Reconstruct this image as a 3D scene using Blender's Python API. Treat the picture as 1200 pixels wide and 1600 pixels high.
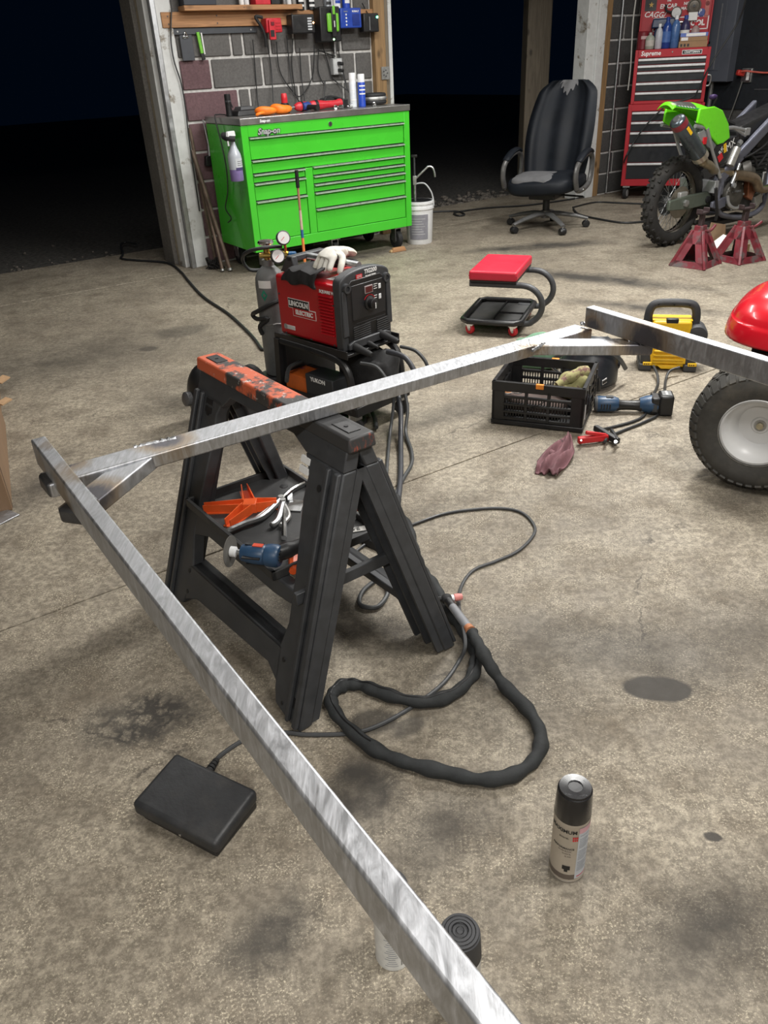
import bpy, bmesh, math, random
from mathutils import Matrix, Vector, Euler
S = bpy.context.scene
for o in list(bpy.data.objects): bpy.data.objects.remove(o)
COL = S.collection
PI = math.pi
random.seed(7)

# ------------------------------------------------------------------ camera
CAM_H = 1.35
RT = Vector((0.9987037, -0.0254633, -0.0440746))       # camera right
DN = Vector((-0.0509014, -0.4995984, -0.8647603))      # camera down
FW = Vector((0.0, 0.8658828, -0.5002469))              # camera forward
FPX = 1225.8
cd = bpy.data.cameras.new('camera'); cam = bpy.data.objects.new('camera', cd); COL.objects.link(cam)
m = Matrix.Identity(4)
for i in range(3):
    m[i][0] = RT[i]; m[i][1] = -DN[i]; m[i][2] = -FW[i]
m[2][3] = CAM_H
cam.matrix_world = m
cd.sensor_fit = 'HORIZONTAL'; cd.sensor_width = 36; cd.lens = FPX / 1200 * 36; cd.clip_start = .02
S.camera = cam
def P(px, py, z=0.0):
    """point of the level plane z that the photograph shows at a pixel"""
    r = RT * (px - 600) + DN * (py - 800) + FW * FPX
    t = (z - CAM_H) / r.z
    return Vector((r.x * t, r.y * t, z))

# ------------------------------------------------------------------ night sky, lamps, exposure
w = bpy.data.worlds.new('night'); S.world = w; w.use_nodes = True
w.node_tree.nodes['Background'].inputs[0].default_value = (.06, .28, .75, 1)
w.node_tree.nodes['Background'].inputs[1].default_value = .0036
def lamp(name, loc, sx, sy, watt, col, rz, rx=0):
    l = bpy.data.lights.new(name, 'AREA'); l.shape = 'RECTANGLE'; l.size = sx; l.size_y = sy; l.energy = watt; l.color = col
    o = bpy.data.objects.new(name, l); COL.objects.link(o); o.location = loc; o.rotation_euler = (rx, 0, rz)
    return o
A33 = math.radians(33.0)
lamp('ceiling_tube_light', (1.45, 4.0, 2.62), 1.5, .22, 94, (1.0, .985, .95), A33)
lamp('ceiling_tube_light.001', (-.9, 4.2, 2.62), 1.5, .22, 17, (1.0, .985, .95), A33)
lamp('ceiling_tube_light.002', (1.15, 1.0, 2.62), 1.5, .22, 42, (1.0, .975, .93), A33)
lamp('ceiling_tube_light.005', (-.5, -1.6, 2.62), 1.5, .22, 66, (1.0, .975, .93), A33)
lamp('ceiling_tube_light.003', (2.6, 6.6, 2.62), 1.2, .22, 25, (1.0, .985, .96), A33)
lamp('ceiling_tube_light.004', (.1, 5.6, 2.62), 1.2, .22, 20, (1.0, .985, .96), A33)
S.view_settings.view_transform = 'Standard'; S.view_settings.look = 'None'
S.view_settings.gamma = 1; S.view_settings.use_curve_mapping = False
S.view_settings.exposure = 0.62

# ------------------------------------------------------------------ helpers
class MB:
    def __init__(s): s.v = []; s.f = []; s.k = []; s.m = 0; s.T = Matrix.Identity(4)
    def add(s, vs, fs):
        b = len(s.v)
        s.v += [tuple(s.T @ Vector(v)) for v in vs]
        s.f += [tuple(b + i for i in f) for f in fs]; s.k += [s.m] * len(fs); return s
    def box(s, x0, x1, y0, y1, z0, z1, tx=0, ty=0):
        """tx,ty: how much the top is drawn in"""
        vs = [(x0, y0, z0), (x1, y0, z0), (x1, y1, z0), (x0, y1, z0), (x0 + tx, y0 + ty, z1), (x1 - tx, y0 + ty, z1), (x1 - tx, y1 - ty, z1), (x0 + tx, y1 - ty, z1)]
        return s.add(vs, [(3, 2, 1, 0), (4, 5, 6, 7), (0, 1, 5, 4), (1, 2, 6, 5), (2, 3, 7, 6), (3, 0, 4, 7)])
    def bar(s, p, q, w, h, up=(0, 0, 1)):
        """straight bar from p to q, w wide, h tall along up"""
        p = Vector(p); q = Vector(q); d = (q - p).normalized(); r = d.cross(Vector(up)).normalized(); u = r.cross(d)
        vs = [a + r * (i * w / 2) + u * (j * h / 2) for a in (p, q) for i, j in ((-1, -1), (1, -1), (1, 1), (-1, 1))]
        return s.add(vs, [(0, 1, 2, 3), (7, 6, 5, 4), (0, 4, 5, 1), (1, 5, 6, 2), (2, 6, 7, 3), (3, 7, 4, 0)])
    def prism(s, poly, a, b, pl='xz'):
        f = {'xz': lambda u, v, t: (u, t, v), 'xy': lambda u, v, t: (u, v, t), 'yz': lambda u, v, t: (t, u, v)}[pl]
        n = len(poly); vs = [f(u, v, a) for u, v in poly] + [f(u, v, b) for u, v in poly]
        return s.add(vs, [tuple(range(n)), tuple(range(2 * n - 1, n - 1, -1))] + [(i, i + n, (i + 1) % n + n, (i + 1) % n) for i in range(n)])
    def cyl(s, p, q, r, r2=None, n=16, caps=True):
        return s.tube([p, q], [r, r if r2 is None else r2], n, caps)
    def tube(s, pts, r, n=8, caps=True, closed=False, flat=1.0):
        pts = [Vector(p) for p in pts]; N = len(pts)
        if not isinstance(r, (list, tuple)): r = [r] * N
        tan = []
        for i in range(N):
            a = pts[(i - 1) % N] if (closed or i > 0) else pts[i]; b = pts[(i + 1) % N] if (closed or i < N - 1) else pts[i]
            t = b - a
            tan.append(t.normalized() if t.length > 1e-9 else Vector((0, 0, 1)))
        ref = Vector((0, 0, 1)) if abs(tan[0].z) < .9 else Vector((1, 0, 0))
        u = (ref - tan[0] * ref.dot(tan[0])).normalized(); vs = []
        for i in range(N):
            u = u - tan[i] * u.dot(tan[i]); u = u.normalized() if u.length > 1e-6 else tan[i].orthogonal().normalized()
            v = tan[i].cross(u)
            for k in range(n):
                a = 2 * PI * k / n; vs.append(pts[i] + (v * math.cos(a) + u * math.sin(a) * flat) * r[i])
        fs = []
        for i in range(N if closed else N - 1):
            j = (i + 1) % N
            for k in range(n): k2 = (k + 1) % n; fs.append((i * n + k, i * n + k2, j * n + k2, j * n + k))
        if caps and not closed: fs += [tuple(range(n - 1, -1, -1)), tuple((N - 1) * n + k for k in range(n))]
        return s.add(vs, fs)
    def lathe(s, prof, n=24, c=(0, 0, 0), ax=(0, 0, 1), caps=True):
        ax = Vector(ax).normalized(); u = ax.orthogonal().normalized(); v = ax.cross(u); c = Vector(c); vs = []; fs = []
        for r, z in prof:
            for k in range(n): a = 2 * PI * k / n; vs.append(c + ax * z + (u * math.cos(a) + v * math.sin(a)) * r)
        for i in range(len(prof) - 1):
            for k in range(n): k2 = (k + 1) % n; fs.append((i * n + k, i * n + k2, (i + 1) * n + k2, (i + 1) * n + k))
        if caps: fs += [tuple(range(n - 1, -1, -1)), tuple((len(prof) - 1) * n + k for k in range(n))]
        return s.add(vs, fs)
    def ell(s, c, r, nu=16, nv=10, e=1.0, zmin=-1.0):
        """(super)ellipsoid, cut at zmin (in -1..1)"""
        pw = lambda a: math.copysign(abs(a) ** e, a); vs = []; fs = []
        t0 = math.asin(zmin) if zmin > -1 else -PI / 2
        for i in range(nv + 1):
            t = t0 + (PI / 2 - t0) * i / nv
            for k in range(nu):
                a = 2 * PI * k / nu
                vs.append((c[0] + r[0] * pw(math.cos(t)) * pw(math.cos(a)), c[1] + r[1] * pw(math.cos(t)) * pw(math.sin(a)), c[2] + r[2] * pw(math.sin(t))))
        for i in range(nv):
            for k in range(nu): k2 = (k + 1) % nu; fs.append((i * nu + k, i * nu + k2, (i + 1) * nu + k2, (i + 1) * nu + k))
        fs.append(tuple(range(nu - 1, -1, -1)))
        return s.add(vs, fs)
    def grid(s, fn, nu, nv):
        vs = [fn(i / nu, j / nv) for j in range(nv + 1) for i in range(nu + 1)]; k = nu + 1
        return s.add(vs, [(j * k + i, j * k + i + 1, (j + 1) * k + i + 1, (j + 1) * k + i) for j in range(nv) for i in range(nu)])
    def build(s, name, mat, parent=None, bevel=0, seg=2, ang=38, solid=0, sub=0, merge=False, **pr):
        me = bpy.data.meshes.new(name); me.from_pydata(s.v, [], s.f)
        for q in (mat if isinstance(mat, (list, tuple)) else [mat]): me.materials.append(q)
        for p, k in zip(me.polygons, s.k): p.material_index = k
        bm = bmesh.new(); bm.from_mesh(me)
        if merge: bmesh.ops.remove_doubles(bm, verts=bm.verts, dist=1e-5)
        bm.normal_update()
        bmesh.ops.recalc_face_normals(bm, faces=bm.faces); bm.to_mesh(me); bm.free()
        for p in me.polygons: p.use_smooth = True
        me.set_sharp_from_angle(angle=math.radians(ang))
        o = bpy.data.objects.new(name, me); COL.objects.link(o)
        if parent: o.parent = parent
        if solid: d = o.modifiers.new('s', 'SOLIDIFY'); d.thickness = solid; d.offset = 0
        if sub: d = o.modifiers.new('u', 'SUBSURF'); d.levels = d.render_levels = sub
        if bevel: d = o.modifiers.new('b', 'BEVEL'); d.width = bevel; d.segments = seg; d.limit_method = 'ANGLE'; d.angle_limit = math.radians(40); d.harden_normals = False
        for a, b in pr.items(): o[a] = b
        return o
def tag(o, label, cat, group=None, kind=None):
    o['label'] = label; o['category'] = cat
    if group: o['group'] = group
    if kind: o['kind'] = kind
    return o
def thing(name, label, cat, loc=(0, 0, 0), rz=0, group=None, rot=None):
    o = bpy.data.objects.new(name, None); COL.objects.link(o); o.empty_display_size = .05
    o.location = loc; o.rotation_euler = rot or (0, 0, rz)
    return tag(o, label, cat, group)
def dup(root, loc, label, rz=None, group=None, rot=None):
    r = root.copy(); COL.objects.link(r); r.location = loc; r['label'] = label
    if rz is not None: r.rotation_euler = (0, 0, rz)
    if rot is not None: r.rotation_euler = rot
    if group: r['group'] = group
    for ch in list(root.children):
        c = ch.copy(); COL.objects.link(c); c.parent = r
        for g in list(ch.children):
            d = g.copy(); COL.objects.link(d); d.parent = c
    return r
def struct(o, kind='structure'): o['kind'] = kind; return o
def spl(pts, n=8, closed=False):
    """Catmull-Rom through the points"""
    pts = [Vector(p) for p in pts]; N = len(pts); out = []
    for i in range(N if closed else N - 1):
        g = lambda j: pts[j % N] if closed else pts[max(0, min(N - 1, j))]
        a, b, c, d = g(i - 1), g(i), g(i + 1), g(i + 2)
        for k in range(n):
            t = k / n
            out.append(.5 * ((2 * b) + (c - a) * t + (2 * a - 5 * b + 4 * c - d) * t * t + (3 * b - a - 3 * c + d) * t ** 3))
    if not closed: out.append(pts[-1])
    return out
def text(name, s, size, mat, parent, loc, rot=(PI / 2, 0, 0), bold=0, shear=0, sx=1, ext=.0006, bend=0, align='CENTER', space=1, lines=1):
    """flat print; bend = radius of the upright can it is wrapped round"""
    c = bpy.data.curves.new(name, 'FONT'); c.body = s; c.size = size; c.extrude = ext; c.offset = bold; c.shear = shear
    c.align_x = align; c.align_y = 'CENTER'; c.resolution_u = 2; c.space_character = space; c.space_line = lines
    t = bpy.data.objects.new(name, c); COL.objects.link(t)
    dg = bpy.context.evaluated_depsgraph_get(); me = bpy.data.meshes.new_from_object(t.evaluated_get(dg))
    COL.objects.unlink(t); bpy.data.objects.remove(t)
    if bend:
        for v in me.vertices:
            a = v.co.x / bend; r = bend + v.co.z; v.co = Vector((r * math.sin(a), -r * math.cos(a), v.co.y))
        M4 = Matrix.Translation(loc) @ Euler(rot).to_matrix().to_4x4()
    else: M4 = Matrix.Translation(loc) @ Euler(rot).to_matrix().to_4x4() @ Matrix.Diagonal((sx, 1, 1, 1))
    me.transform(M4); me.materials.clear(); me.materials.append(mat); me.name = name
    o = bpy.data.objects.new(name, me); COL.objects.link(o); o.parent = parent
    return o

# ------------------------------------------------------------------ materials
def nd(t, kind, **kw):
    n = t.nodes.new(kind)
    for a, b in kw.items():
        if a.startswith('i_'): n.inputs[int(a[2:])].default_value = b
        else: setattr(n, a, b)
    return n
def mixc(t, fac, a, b, mode='MIX'):
    n = nd(t, 'ShaderNodeMix', data_type='RGBA', blend_type=mode)
    for i, x in ((0, fac), (6, a), (7, b)):
        if hasattr(x, 'node'): t.links.new(x, n.inputs[i])
        elif i == 0: n.inputs[i].default_value = x
        else: n.inputs[i].default_value = tuple(x)[:3] + (1,)
    return n.outputs[2]
def ramp(t, src, a, b, lo=0., hi=1.):
    n = nd(t, 'ShaderNodeMapRange'); n.inputs[1].default_value = a; n.inputs[2].default_value = b; n.inputs[3].default_value = lo; n.inputs[4].default_value = hi
    t.links.new(src, n.inputs[0]); return n.outputs[0]
def math_(t, op, a, b=0.0):
    n = nd(t, 'ShaderNodeMath', operation=op)
    for i, x in ((0, a), (1, b)):
        if hasattr(x, 'node'): t.links.new(x, n.inputs[i])
        else: n.inputs[i].default_value = x
    return n.outputs[0]
def noise(t, vec, scale, detail=4, rough=.6, dist=0, out=0):
    n = nd(t, 'ShaderNodeTexNoise'); n.inputs['Scale'].default_value = scale; n.inputs['Detail'].default_value = detail
    n.inputs['Roughness'].default_value = rough; n.inputs['Distortion'].default_value = dist
    if vec is not None: t.links.new(vec, n.inputs['Vector'])
    return n.outputs[out]
def mapping(t, vec, sc=(1, 1, 1), loc=(0, 0, 0), rot=(0, 0, 0)):
    n = nd(t, 'ShaderNodeMapping'); n.inputs[1].default_value = loc; n.inputs[2].default_value = rot; n.inputs[3].default_value = sc
    t.links.new(vec, n.inputs[0]); return n.outputs[0]
def newmat(name):
    m = bpy.data.materials.new(name); m.use_nodes = True; t = m.node_tree; b = t.nodes['Principled BSDF']
    return m, t, b
def bump(t, b, h, strength=.3, dist=.002):
    n = nd(t, 'ShaderNodeBump'); n.inputs['Strength'].default_value = strength; n.inputs['Distance'].default_value = dist
    t.links.new(h, n.inputs['Height']); t.links.new(n.outputs[0], b.inputs['Normal'])
MATS = {}
def M(name, col, rough=.5, metal=0, var=.12, scale=30, bmp=0, dirt=None, dirt_lo=.55, dirt_hi=.75, dscale=6, coat=0, emit=0):
    """painted / moulded surface: base colour with fine variation and optional patches of wear"""
    if name in MATS: return MATS[name]
    m, t, b = newmat(name); co = nd(t, 'ShaderNodeTexCoord').outputs['Object']
    nz = noise(t, co, scale)
    dk = tuple(c * (1 - var) for c in col); lt = tuple(min(1, c * (1 + var)) for c in col)
    c = mixc(t, ramp(t, nz, .3, .7), dk, lt)
    if dirt: c = mixc(t, ramp(t, noise(t, co, dscale, 8, .7), dirt_lo, dirt_hi), c, dirt)
    t.links.new(c, b.inputs['Base Color'])
    t.links.new(ramp(t, noise(t, co, scale * .5), .3, .7, max(.02, rough - .08), min(1, rough + .08)), b.inputs['Roughness'])
    b.inputs['Metallic'].default_value = metal
    if coat: b.inputs['Coat Weight'].default_value = coat; b.inputs['Coat Roughness'].default_value = .08
    if bmp: bump(t, b, noise(t, co, scale * 4, 3), bmp, .001)
    if emit: b.inputs['Emission Color'].default_value = tuple(col) + (1,); b.inputs['Emission Strength'].default_value = emit
    MATS[name] = m; return m
black = M('black plastic', (.012, .012, .013), .42, var=.25, bmp=.15)
black_gloss = M('black gloss', (.008, .008, .009), .18)
black_soft = M('black rubber', (.014, .014, .015), .7, var=.3, scale=60, bmp=.3)
charcoal = M('charcoal plastic', (.042, .044, .048), .5, var=.18, bmp=.2, dirt=(.055, .053, .05), dirt_lo=.6, dirt_hi=.85)
darkgrey = M('dark grey', (.05, .052, .056), .5)
midgrey = M('mid grey', (.16, .165, .17), .5)
white = M('white plastic', (.72, .73, .74), .4, var=.06)
paper = M('white print', (.78, .78, .77), .6, var=.04)
chrome = M('chrome', (.72, .73, .74), .16, 1, var=.05)
steel = M('galvanised steel', (.45, .46, .47), .42, 1, var=.15)
zinc = M('dull zinc', (.38, .38, .37), .5, .8, var=.2)
cable_m = M('black cable', (.02, .021, .022), .5, var=.2)
cable_g = M('grey cable', (.05, .053, .055), .5, var=.2)
ink = M('black print', (.01, .01, .011), .5)
red_print = M('red print', (.55, .012, .02), .5)
brass = M('brass', (.55, .38, .12), .3, 1)
wood = None
# concrete floor: speckled worn slab with oil stains and some cast shade painted in
STAINS_AND_SHADE = [  # px, py of the centre, half length, half width (m), turn, strength, softness
    ((232, 1118), .16, .085, .2, .62, .5), ((1025, 1075), .085, .045, -.1, .95, .12), ((420, 1455), .10, .06, .6, .7, .6),
    ((565, 1240), .13, .09, 1.2, .62, .5), ((582, 1128), .065, .045, 0, .6, .25), ((640, 1135), .05, .03, .7, .5, .3),
    ((1113, 1308), .018, .012, 0, .7, .2), ((285, 517), .17, .12, .2, .35, .35), ((232, 545), .06, .05, 0, .5, .3),
    ((840, 385), .62, .14, .1, .62, .5), ((930, 435), .75, .13, -.62, .75, .7), ((1000, 480), .5, .09, -.5, .6, .8),
    ((720, 640), .42, .10, .5, .38, .6), ((560, 690), .2, .12, .4, .35, .7), ((960, 1010), .25, .12, -.4, .48, .8),  # first patch paints the shadow band left of the crate
    ((520, 960), .34, .13, -.5, .42, .6), ((1150, 1000), .4, .18, .3, .36, .9), ((760, 1060), .25, .25, 0, .42, .9),  # first patch paints the shadow streak beneath the sawhorse
    ((1120, 1450), .18, .11, .5, .55, .9), ((905, 1345), .09, .08, 0, .35, .7), ((60, 760), .12, .3, 0, .45, .9), ((300, 620), .3, .2, 0, .32, .9), ((690, 1300), .16, .1, .8, .45, .8),
    ((110, 560), .8, .4, .5, .4, .9), ((560, 400), .5, .14, .5, .55, .6), ((1180, 760), .3, .12, .6, .35, .8)]
m, t, b = newmat('worn concrete'); floor_m = m
pos = nd(t, 'ShaderNodeNewGeometry').outputs['Position']
wob = nd(t, 'ShaderNodeVectorMath', operation='SCALE'); wv = nd(t, 'ShaderNodeVectorMath', operation='SUBTRACT')
t.links.new(noise(t, pos, 6, 6, .7, out=1), wv.inputs[0]); wv.inputs[1].default_value = (.5, .5, .5)
t.links.new(wv.outputs[0], wob.inputs[0]); wob.inputs['Scale'].default_value = .16
wp = nd(t, 'ShaderNodeVectorMath', operation='ADD'); t.links.new(pos, wp.inputs[0]); t.links.new(wob.outputs[0], wp.inputs[1]); wpos = wp.outputs[0]
wob2 = nd(t, 'ShaderNodeVectorMath', operation='SCALE'); t.links.new(wv.outputs[0], wob2.inputs[0]); wob2.inputs['Scale'].default_value = .035
wp2 = nd(t, 'ShaderNodeVectorMath', operation='ADD'); t.links.new(pos, wp2.inputs[0]); t.links.new(wob2.outputs[0], wp2.inputs[1]); wsm = wp2.outputs[0]
big = noise(t, pos, 1.1, 6, .62); med = noise(t, pos, 5.5, 8, .68); fine = noise(t, pos, 48, 8, .8); grit = noise(t, pos, 190, 4, .8)
c = mixc(t, ramp(t, big, .41, .59), (.25, .217, .170), (.40, .352, .275))
c = mixc(t, ramp(t, med, .47, .66), c, (.185, .154, .115))
c = mixc(t, ramp(t, fine, .44, .60), mixc(t, .72, c, (.10, .084, .064)), c)
c = mixc(t, math_(t, 'MULTIPLY', ramp(t, grit, .52, .66), ramp(t, noise(t, pos, 9, 5, .7), .38, .62)), c, (.70, .62, .47))
c = mixc(t, ramp(t, noise(t, mapping(t, pos, (1, 1, 1), (3, 1, 0)), 120, 6, .8), .58, .74, 0, .75), c, (.10, .085, .065))
vo = nd(t, 'ShaderNodeTexVoronoi', feature='DISTANCE_TO_EDGE'); vo.inputs['Scale'].default_value = 1.15; t.links.new(wpos, vo.inputs['Vector'])
crk = math_(t, 'MULTIPLY', ramp(t, vo.outputs['Distance'], .0, .006, 1, 0), ramp(t, noise(t, pos, 1.9, 3), .55, .62))
c = mixc(t, math_(t, 'MULTIPLY', crk, .8), c, (.05, .042, .034))
vp = nd(t, 'ShaderNodeTexVoronoi', feature='DISTANCE_TO_EDGE'); vp.inputs['Scale'].default_value = 26; t.links.new(wpos, vp.inputs['Vector'])
pitted = ramp(t, vp.outputs['Distance'], .02, .12)
for (pxy, a, bb, rot, st, soft) in STAINS_AND_SHADE:
    q = P(*pxy)
    mp = nd(t, 'ShaderNodeMapping', vector_type='TEXTURE'); mp.inputs[1].default_value = (q.x, q.y, 0); mp.inputs[2].default_value = (0, 0, rot); mp.inputs[3].default_value = (a, bb, 1)
    t.links.new(wsm if a < .1 else wpos, mp.inputs[0]); ln = nd(t, 'ShaderNodeVectorMath', operation='LENGTH'); t.links.new(mp.outputs[0], ln.inputs[0])
    f = ramp(t, ln.outputs['Value'], 1 - soft, 1 + soft * .4, min(.97, st * 1.35), 0)
    if soft > .4: f = math_(t, 'MULTIPLY', f, ramp(t, med, .3, .6, .55, 1.2))
    if pxy == (232, 1118): f = math_(t, 'MULTIPLY', f, ramp(t, vp.outputs['Distance'], .05, .3, 1.25, .45))
    c = mixc(t, f, c, (.048, .043, .037))
t.links.new(c, b.inputs['Base Color'])
t.links.new(ramp(t, med, .3, .7, .5, .78), b.inputs['Roughness']); b.inputs['Specular IOR Level'].default_value = .35
hh = math_(t, 'ADD', math_(t, 'MULTIPLY', fine, .6), math_(t, 'MULTIPLY', grit, .5)); bump(t, b, hh, .5, .0022)

def blockmat(name, col, pos_s=1.0):
    m, t, b = newmat(name); co = nd(t, 'ShaderNodeNewGeometry').outputs['Position']
    rnd = nd(t, 'ShaderNodeObjectInfo').outputs['Random']
    c = mixc(t, ramp(t, noise(t, co, 60, 6, .8), .35, .7), tuple(x * .62 for x in col), tuple(x * 1.2 for x in col))
    c = mixc(t, ramp(t, noise(t, co, 5, 5), .45, .75, 0, .5), c, tuple(x * .55 for x in col))
    c = mixc(t, ramp(t, rnd, 0, 1, 0, .3), c, tuple(x * 1.2 for x in col))
    t.links.new(c, b.inputs['Base Color']); b.inputs['Roughness'].default_value = .85; b.inputs['Specular IOR Level'].default_value = .2
    bump(t, b, noise(t, co, 140, 4, .8), .6, .003); return m
block_m = blockmat('grey block', (.135, .13, .125)); pink_m = blockmat('pink painted block', (.165, .10, .108)); navy_m = blockmat('dark painted block', (.007, .010, .014))
mortar_m = M('mortar', (.52, .51, .49), .9, var=.25, scale=25, bmp=.5)
def woodmat(name, col, ax=0):
    m, t, b = newmat(name); co = nd(t, 'ShaderNodeTexCoord').outputs['Object']
    sc = [40, 40, 40]; sc[ax] = 2.2
    g = noise(t, mapping(t, co, sc), 1, 6, .65, 1.5)
    c = mixc(t, ramp(t, g, .3, .7), tuple(x * .6 for x in col), tuple(min(1, x * 1.15) for x in col))
    vk = nd(t, 'ShaderNodeTexVoronoi'); vk.inputs['Scale'].default_value = 1
    ks = [9, 9, 9]; ks[ax] = 5; t.links.new(mapping(t, co, ks), vk.inputs['Vector'])
    c = mixc(t, ramp(t, vk.outputs['Distance'], .08, .2, .8, 0), c, tuple(x * .25 for x in col))
    t.links.new(c, b.inputs['Base Color']); b.inputs['Roughness'].default_value = .65
    bump(t, b, g, .2, .001); return m
fir = woodmat('fir board', (.42, .215, .095)); fir_v = woodmat('fir stud', (.30, .185, .085), 2); oldwood = woodmat('weathered board', (.20, .165, .12), 2)
whitewood = M('chipped white paint', (.60, .61, .60), .6, var=.08, scale=20, dirt=(.20, .17, .13), dirt_lo=.57, dirt_hi=.64, dscale=5)
ivory = M('stained ivory paint', (.42, .37, .28), .6, var=.2, dirt=(.16, .12, .08), dscale=5)
gravel_m = M('dark gravel', (.06, .056, .05), .95, var=.7, scale=30, bmp=.8)
ceil_m = M('painted ceiling', (.45, .44, .42), .8, var=.1, scale=3)
drywall = M('painted wall', (.30, .29, .27), .8, var=.1, scale=3)

# ------------------------------------------------------------------ setting, laid out along the block wall (turned 33 degrees)
W0 = Vector((-1.27, 6.40, 0)); UX = Vector((math.cos(A33), math.sin(A33), 0)); UN = Vector((-math.sin(A33), math.cos(A33), 0))
def wallpt(s, n, z): return W0 + UX * s + UN * n + Vector((0, 0, z))
def at_wall(o): o.location = W0; o.rotation_euler = (0, 0, A33); return o
CS = 5.45                                               # corner of the back and right walls
fl = at_wall(MB().box(-6, CS, -9.5, .70, -.10, -.014).build('floor', floor_m)); struct(fl)
def slab(x0, x1, y0, y1):
    MB().box(x0, x1, y0, y1, -.012, 0).build('slab', floor_m, fl, bevel=.003)
slab(-6, CS, -9.5, -3.973); slab(-6, CS, -3.967, -.14); slab(-6, 1.2, -.128, .94); slab(1.2, CS, -.128, .72)
gr = at_wall(MB().box(-20, 20, .71, 25, -.14, -.03).build('ground', gravel_m)); struct(gr)
def block_wall(wall, rows, joints, x0, x1, matf, y0=-.012, y1=.08):
    """blocks between the joints of each row"""
    cache = {}
    for r in rows:
        js = sorted(set([x0] + [j for j in joints(r) if x0 + .02 < j < x1 - .02] + [x1]))
        for a, b in zip(js, js[1:]):
            L = round(b - a - .019, 3)
            if L < .015: continue
            mt = matf(a, b, r); k = (L, mt.name)
            if k not in cache:
                o = MB().box(-L / 2, L / 2, y0, y1, -.0905, .0905).build('block', mt, wall, bevel=.005, seg=1); cache[k] = o.data
            else:
                o = bpy.data.objects.new('block', cache[k]); COL.objects.link(o); o.parent = wall
                d = o.modifiers.new('b', 'BEVEL'); d.width = .005; d.segments = 1; d.limit_method = 'ANGLE'
            o.location = ((a + b) / 2, 0, .2 * r + .105)
wb = at_wall(MB().box(-.02, 1.62, 0, .20, 0, 2.75).build('wall_back', mortar_m)); struct(wb)
def jl(r):
    if r % 2 == 0: return [.22 + .411 * i for i in range(-1, 5)]
    return [.0, .40, .495, .715, .915, 1.33] if r == 7 else [.0, .41, .505, .925, 1.33]
block_wall(wb, range(0, 12), jl, -.02, 1.615, lambda a, b, r: pink_m if b < .45 and r < 7 else block_m)
wb2 = at_wall(MB().box(4.38, CS + .2, 0, .20, 0, 2.75).build('wall_back.001', mortar_m)); struct(wb2)
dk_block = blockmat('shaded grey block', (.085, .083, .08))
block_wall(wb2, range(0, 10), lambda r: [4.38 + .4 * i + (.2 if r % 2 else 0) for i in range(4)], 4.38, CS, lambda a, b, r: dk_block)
hd = at_wall(MB().box(-6, -.19, -.02, .18, 2.12, 2.75).box(1.81, 4.03, -.02, .18, 2.12, 2.75).build('trim_header', ivory)); struct(hd)
wr = MB().box(0, 9.5, 0, .2, 0, 2.75).build('wall_right', mortar_m); struct(wr)
C0 = wallpt(CS, 0, 0); wr.location = C0; wr.rotation_euler = (0, 0, A33 - PI / 2)
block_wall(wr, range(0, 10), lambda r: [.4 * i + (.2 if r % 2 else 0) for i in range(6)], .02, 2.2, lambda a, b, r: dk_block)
bd = MB().box(.02, 1.12, -.030, -.0125, .755, 2.74).build('trim_board', M('dark navy board', (.007, .010, .014), .7, var=.3), None, bevel=.002); struct(bd); bd.location = C0; bd.rotation_euler = (0, 0, A33 - PI / 2)
wn = at_wall(MB().box(-6, CS, -9.7, -9.5, 0, 2.75).build('wall_near', drywall)); struct(wn)
wl = at_wall(MB().box(-6.2, -6, -9.5, .95, 0, 2.75).build('wall_left', drywall)); struct(wl)
ce = at_wall(MB().box(-6.2, CS + .2, -9.7, .2, 2.75, 2.85).build('ceiling', ceil_m)); struct(ce)
# left door jamb, piece by piece
def trim(n, x0, x1, y0, y1, z0, z1, mt, bev=.003): return struct(at_wall(MB().box(x0, x1, y0, y1, z0, z1).build('trim_%d' % n, mt, bevel=bev)))
trim(1, -.135, -.03, -.035, -.003, 0, 2.75, whitewood)
trim(2, -.175, -.14, -.05, -.015, 0, 2.75, steel)
trim(3, -.165, -.14, .0, .10, 0, 2.4, black_soft)
trim(4, -.20, -.155, .02, .13, 0, 2.4, whitewood)
trim(5, -.195, -.03, .135, .185, 0, 2.4, ivory)
trim(6, -.225, -.03, .19, .40, 0, 2.75, blockmat('jamb block', (.21, .20, .185)))
# right end of the block wall: stud and bright strip, plate
trim(7, 1.618, 1.72, -.055, .14, 0, 2.75, fir_v)
trim(8, 1.722, 1.765, -.03, .14, 0, 2.75, oldwood)
trim(9, 1.768, 1.80, -.035, .10, 0, 2.4, whitewood)
pl = at_wall(MB().box(1.665, 1.74, -.066, -.056, 1.20, 1.29).build('joining_plate', zinc)); tag(pl, 'small galvanised plate screwed to the wooden stud by the dark doorway', 'bracket')
sc_ = MB()
for k in range(5): a = k * 1.257; sc_.cyl((1.70 + .018 * math.cos(a), -.071, 1.245 + .022 * math.sin(a)), (1.70 + .018 * math.cos(a), -.066, 1.245 + .022 * math.sin(a)), .005, n=6)
sc_.build('screw_head', darkgrey, pl)
# right door post: white boards, bare wood, conduit
trim(10, 4.04, 4.17, -.03, .12, 0, 2.75, whitewood)
trim(11, 4.172, 4.275, -.045, .12, 0, 2.75, whitewood)
trim(12, 4.28, 4.365, -.03, .14, 0, 2.75, fir_v)
pc = MB().cyl(wallpt(4.50, -.03, .01), wallpt(4.50, -.03, 2.74), .012).build('conduit_pipe', steel); tag(pc, 'thin galvanised conduit running up the dark wall left of the red tool chest', 'pipe')
pq = MB().box(-.13, .13, -.10, .10, -.03, 2.6).build('porch_post', oldwood, bevel=.01); pq.location = (1.877, 9.70, 0); pq.rotation_euler = (0, 0, .1)
tag(pq, 'dim square timber post standing outside behind the black office chair', 'post')
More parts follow.
